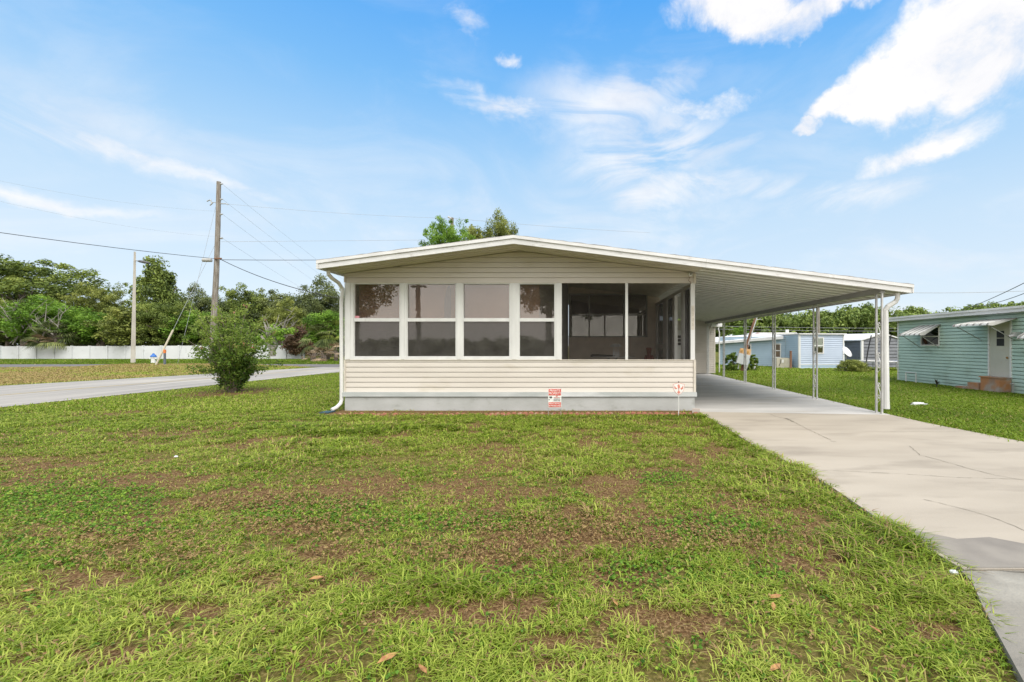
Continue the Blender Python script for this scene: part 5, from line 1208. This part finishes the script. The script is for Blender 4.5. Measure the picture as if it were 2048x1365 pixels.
# ------------------------------------------------------------------ grass
def grass(name, x, y, length, width, lean, tone, m, curl=.5, label='', seed=1, az=None):
    rs = np.random.default_rng(seed); n = len(x); z = height(x, y); a = rs.uniform(0, 2 * math.pi, n) if az is None else az
    dx, dy = np.cos(a), np.sin(a); o = np.stack([x, y, z - .002], 1); L_ = length
    out1 = L_ * np.sin(lean) * .45; up1 = L_ * np.cos(lean) * .6
    out2 = L_ * np.sin(np.minimum(lean + curl, 1.9)) * .95; up2 = np.maximum(up1 * .9 + L_ * .35 * np.cos(lean + curl), .004)
    d = np.stack([dx, dy, np.zeros(n)], 1); s = np.stack([-dy, dx, np.zeros(n)], 1) * width[:, None] / 2; zv = np.array([0, 0, 1.])
    m_ = o + d * out1[:, None] + zv * up1[:, None]; t_ = o + d * out2[:, None] + zv * up2[:, None]
    V_ = np.stack([o - s * .7, o + s * .7, m_ + s, m_ - s, t_ + s * .12, t_ - s * .12], 1).reshape(-1, 3)
    b_ = (np.arange(n) * 6)[:, None]; Q_ = np.concatenate([b_ + np.array([0, 1, 2, 3]), b_ + np.array([3, 2, 4, 5])], 1).reshape(-1, 4)
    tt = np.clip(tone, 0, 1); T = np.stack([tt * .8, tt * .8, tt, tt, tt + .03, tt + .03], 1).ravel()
    return tag(npmesh(name, V_, Q_, m, tone=np.clip(T, 0, 1)), label, 'grass', kind='stuff')
gmat = leafmat('grass_blade', (.055, .11, .008), (.205, .305, .020), (.47, .54, .10), .38, straw=(.42, .28, .14))
def tufts(x, y, per, spread, rs):
    n = len(x); a = rs.uniform(0, 6.28, n * per); r = np.abs(rs.normal(size=n * per)) * spread
    return np.repeat(x, per) + r * np.cos(a), np.repeat(y, per) + r * np.sin(a), a
def inlawn(x, y):
    px, py = proj(x, np.maximum(y, .5)); ed = np.interp(y, [.3, 1.2, 1.8, 2.01, 2.31, 2.58, 2.72, 3.32, 4.22, 4.88, 6.06, 7.6, 9.2], [1.5, 1.6, 1.76, 1.88, 2.05, 2.22, 2.29, 2.28, 2.36, 2.40, 2.31, 2.35, 2.36])
    return (px > -40) & (px < 2090) & (x < ed + .035)
rs = np.random.default_rng(77)
def sample(n, y0, y1, xmin=None, xmax=None, pw=1.0):
    y = y0 + (y1 - y0) * rs.random(n) ** pw
    lo = np.maximum(-1.33 * y, xmin if xmin is not None else -999); hi = np.minimum(1.02 * y, xmax if xmax is not None else 999)
    keep = rs.random(n) < (hi - lo) / np.max(hi - lo)
    return (lo + (hi - lo) * rs.random(n))[keep], y[keep]
# 1 upright grass in tufts on the front lawn
def front_layer(ntuft, y0, y1, per, spread, lmin, lmax, w0, name, label, seed, thr=.5):
    x, y = sample(ntuft, y0, y1, xmax=2.45); k = inlawn(x, y); x, y = x[k], y[k]
    bare = bare_map(x, y); clov = emap(x, y, CLOV); den = (1 - bare) ** 1.6 * (1 - .6 * clov)
    mid = sst(y, 2.6, 3.2) * (1 - sst(y, 5.2, 6.2)); den = np.clip(den * (1 - .3 * mid) * (.12 + 1.2 * sst(fbm(x, y, .26, 3), .40, .58)) + .04, 0, 1)
    k = (rs.random(len(x)) < den) & ~((y > 8.95) & (rs.random(len(x)) < .6)); x, y = x[k], y[k]
    lng = emap(x, y, LONG); big = np.repeat(lng, per); edge = np.repeat(sst(x, 1.75, 2.2), per)
    midr = np.repeat(sst(y, 2.7, 3.3) * (1 - sst(y, 5.2, 6.2)), per)
    near = np.repeat(1 - sst(y, 2.3, 3.1), per)
    bt = rs.normal(size=len(x)) * .10 + .34 * (fbm(x, y, .7, 1) - .5)
    X_, Y_, az = tufts(x, y, per, spread, rs); k = inlawn(X_, Y_) | (rs.random(len(X_)) < .25); n = len(X_)
    Lg = rs.uniform(lmin, lmax, n) * (1 + 1.0 * big + .5 * edge - .30 * midr)
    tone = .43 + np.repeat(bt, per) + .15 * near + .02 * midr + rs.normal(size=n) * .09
    dry = rs.random(n) < (.07 + .12 * midr + .35 * np.repeat(bare_map(x, y), per)); tone = np.where(dry, rs.uniform(.8, .95, n), np.minimum(tone, .72))
    le = np.abs(rs.normal(size=n)) * .45 + .35
    X_, Y_, Lg, tone, le, az = X_[k], Y_[k], Lg[k], tone[k], le[k], az[k] + rs.normal(size=int(k.sum())) * .5
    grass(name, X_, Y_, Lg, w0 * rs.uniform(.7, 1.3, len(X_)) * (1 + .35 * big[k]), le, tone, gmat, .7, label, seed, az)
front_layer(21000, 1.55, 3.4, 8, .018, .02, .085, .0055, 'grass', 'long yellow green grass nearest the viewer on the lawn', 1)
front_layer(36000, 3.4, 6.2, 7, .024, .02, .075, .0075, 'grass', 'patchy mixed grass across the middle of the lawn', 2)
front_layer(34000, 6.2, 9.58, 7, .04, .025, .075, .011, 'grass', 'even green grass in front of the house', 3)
# 2 clover and creeping leaves
def creepers(n, y0, y1, size, name, label, seed, m, base_=.0, E=CLOV, tone=(.2, .8), zh=.03):
    x, y = sample(n, y0, y1, xmax=2.35); k = inlawn(x, y); x, y = x[k], y[k]; den = np.clip(np.maximum(emap(x, y, E), base_ * (1 - bare_map(x, y))), 0, 1)
    k = rs.random(len(x)) < den; x, y = x[k], y[k]; z = height(x, y) + rs.uniform(.004, zh, len(x)); rr = np.random.default_rng(seed)
    C_ = np.stack([x, y, z], 1); V_, Fq, t_ = leaves(C_, np.full(len(x), .012), 4, size, .6, 1.8, rr.uniform(*tone, len(x)), rr, .8)
    tag(npmesh(name, V_, Fq, m, tone=t_), label, 'ground cover', kind='stuff')
clm = leafmat('clover', (.04, .12, .015), (.13, .28, .03), (.36, .50, .06), .4)
creepers(60000, 1.6, 5.2, .009, 'clover', 'small leaved clover patches in the lawn', 5, clm, .16)
drm = leafmat('seed_heads', (.17, .10, .045), (.30, .19, .085), (.42, .31, .13), .3)
creepers(90000, 1.9, 6.8, .0075, 'seed_heads', 'brownish dry seed heads mixed in the lawn', 6, drm, .12, [(300, 1110, 260, 30), (1400, 1080, 200, 30), (450, 1150, 120, 16), (1100, 1060, 250, 30), (600, 1060, 200, 24), (280, 1075, 250, 20), (560, 1010, 200, 20), (900, 1110, 300, 24)], (.1, .9), zh=.05)
# 3 straw litter on the bare soil
def litter(n, y0, y1, lmin, lmax, w, name, label, seed):
    x, y = sample(n, y0, y1, xmax=2.3); k = inlawn(x, y); x, y = x[k], y[k]; k = rs.random(len(x)) < np.clip(bare_map(x, y) + .05, 0, 1); x, y = x[k], y[k]; nn = len(x)
    grass(name, x, y, rs.uniform(lmin, lmax, nn), np.full(nn, w), rs.uniform(1.2, 1.5, nn), rs.uniform(.74, 1.0, nn), gmat, .2, label, seed)
litter(150000, 1.7, 9.5, .015, .07, .0035, 'dead_grass', 'dead straw lying on the bare soil patches', 8)
# 4 side lawn, left lawn, verge beyond
def far_layer(x, y, lmin, lmax, w, name, label, seed, dry=.12, cond=None, tb=.4):
    if cond is not None: k = cond(x, y); x, y = x[k], y[k]
    k = rs.random(len(x)) < 1 - .75 * bare_map(x, y); x, y = x[k], y[k]; n = len(x); X_, Y_, _a = tufts(x, y, 4, .1, rs); n = len(X_)
    tone = tb + .35 * (fbm(X_, Y_, 3, 1) - .5) + rs.normal(size=n) * .08; tone = np.where(rs.random(n) < dry * 2 * fbm(X_, Y_, 4, 5), .84, np.minimum(tone, .72))
    grass(name, X_, Y_, rs.uniform(lmin, lmax, n), w * rs.uniform(.7, 1.3, n), np.abs(rs.normal(size=n)) * .4 + .2, tone, gmat, .5, label, seed)
x, y = sample(60000, 9.5, 28, xmax=-5.1, pw=1.3); far_layer(x, y, .03, .08, .016, 'grass', 'green lawn left of the house up to the road', 11, cond=lambda x, y: (x > np.interp(y, [8, 14, 20, 27, 40], [-12.8, -12.6, -12.5, -12.0, -11.5])))
edge_r = lambda y: np.interp(y, [2.75, 4.6, 6.28, 7.76, 8.75, 12, 60], [6.92, 6.62, 6.18, 6.0, 6.0, 6.07, 6.07])
y = 5.5 + 12.5 * rs.random(60000) ** 1.2; x = 6 + (12.9 - 6) * rs.random(60000); far_layer(x, y, .04, .09, .013, 'grass', 'mown side lawn between carport and teal house', 12, cond=lambda x, y: (x > edge_r(y)) & (x < 12.22) & (x < 1.0 * y + .3) & (CX + F * x / y < 2090), tb=.36, dry=.06)
y = 17 + 26 * rs.random(60000); x = 5.5 + 24 * rs.random(60000); far_layer(x, y, .05, .10, .03, 'grass', 'green lawn around the blue home', 13, cond=lambda x, y: (x > 6.08) & (CX + F * x / y < 1830) & (y < 36), tb=.36, dry=.06)
y = 12 + 17.5 * rs.random(50000); x = -45 + 28 * rs.random(50000); far_layer(x, y, .04, .10, .03, 'grass', 'dry grass island between the two roads', 14, cond=lambda x, y: (x < np.interp(y, [8, 10, 15.3, 20.5, 25, 29.6], [-20.4, -20.4, -19.8, -18.4, -17.4, -16.2])) & (y < np.interp(x, [-41, -31, -20, -17], [25.9, 29.2, 29.9, 28.3])) & (x > -1.33 * y), dry=.9, tb=.5)
y = 32.6 + 17.2 * rs.random(45000); x = -66 + 56 * rs.random(45000); far_layer(x, y, .05, .12, .045, 'grass', 'darker green verge between side road and fence', 15, cond=lambda x, y: (x > -1.33 * y) & ~((x > -16) & (x < -11.5) & (y < 60)), tb=.22, dry=.05)
# fallen leaves
lfm = mat('fallen_leaf', (.42, .25, .09), (.28, .12, .05), .7, 40); lf = None
for k, (px_, py_, s_, rz_, lb) in enumerate([(1551, 1206, .04, .2, 'pale yellow leaf, upper of the pair right of centre'), (1547, 1225, .035, 1.2, 'orange leaf just below the pale yellow one'), (1551, 1352, .035, .5, 'yellow leaf at the bottom edge right of centre'),
    (1750, 1270, .035, 2, 'tan leaf near the driveway bend at lower right'), (1600, 1106, .025, 1, 'small orange leaf in the grass left of driveway cracks'), (775, 1335, .045, .7, 'large tan leaf near the bottom centre'), (845, 1356, .035, 2.4, 'orange leaf cut close to the bottom edge at centre'),
    (632, 1170, .045, .1, 'curled tan leaf left of centre in green grass'), (800, 964, .035, 2, 'orange leaf on bare soil before the house windows'), (910, 954, .025, 1, 'small reddish leaf beside the long bright tuft'), (1230, 1220, .03, 2, 'narrow orange leaf on the large bare patch'),
    (160, 1012, .025, 1, 'tiny tan leaf far left in clover'), (55, 1193, .03, .3, 'orange leaf at the left edge of the lawn'), (1775, 1140, .035, 1.7, 'reddish leaf in long grass near the driveway')]):
    gx_, gy_ = gd(px_, py_); mb = MB(); c_, s2_ = math.cos(rz_), math.sin(rz_); zz = float(height(gx_, gy_)) + .035
    L_ = [(-1, 0, .0), (-.4, -.32, .18), (.3, -.3, .12), (1, 0, .25), (.3, .3, .3), (-.4, .32, .25)]
    L_ = [(gx_ + s_ * (a * c_ - b_ * s2_), gy_ + s_ * (a * s2_ + b_ * c_), zz + s_ * h_) for a, b_, h_ in L_]
    mb.poly([L_[0], L_[1], L_[2], L_[3]]); mb.poly([L_[0], L_[3], L_[4], L_[5]])
    tag(mb.build('fallen_leaf', lfm, loc=(gx_, gy_, zz), fix=False), lb, 'leaf', 'fallen leaves on the front lawn')
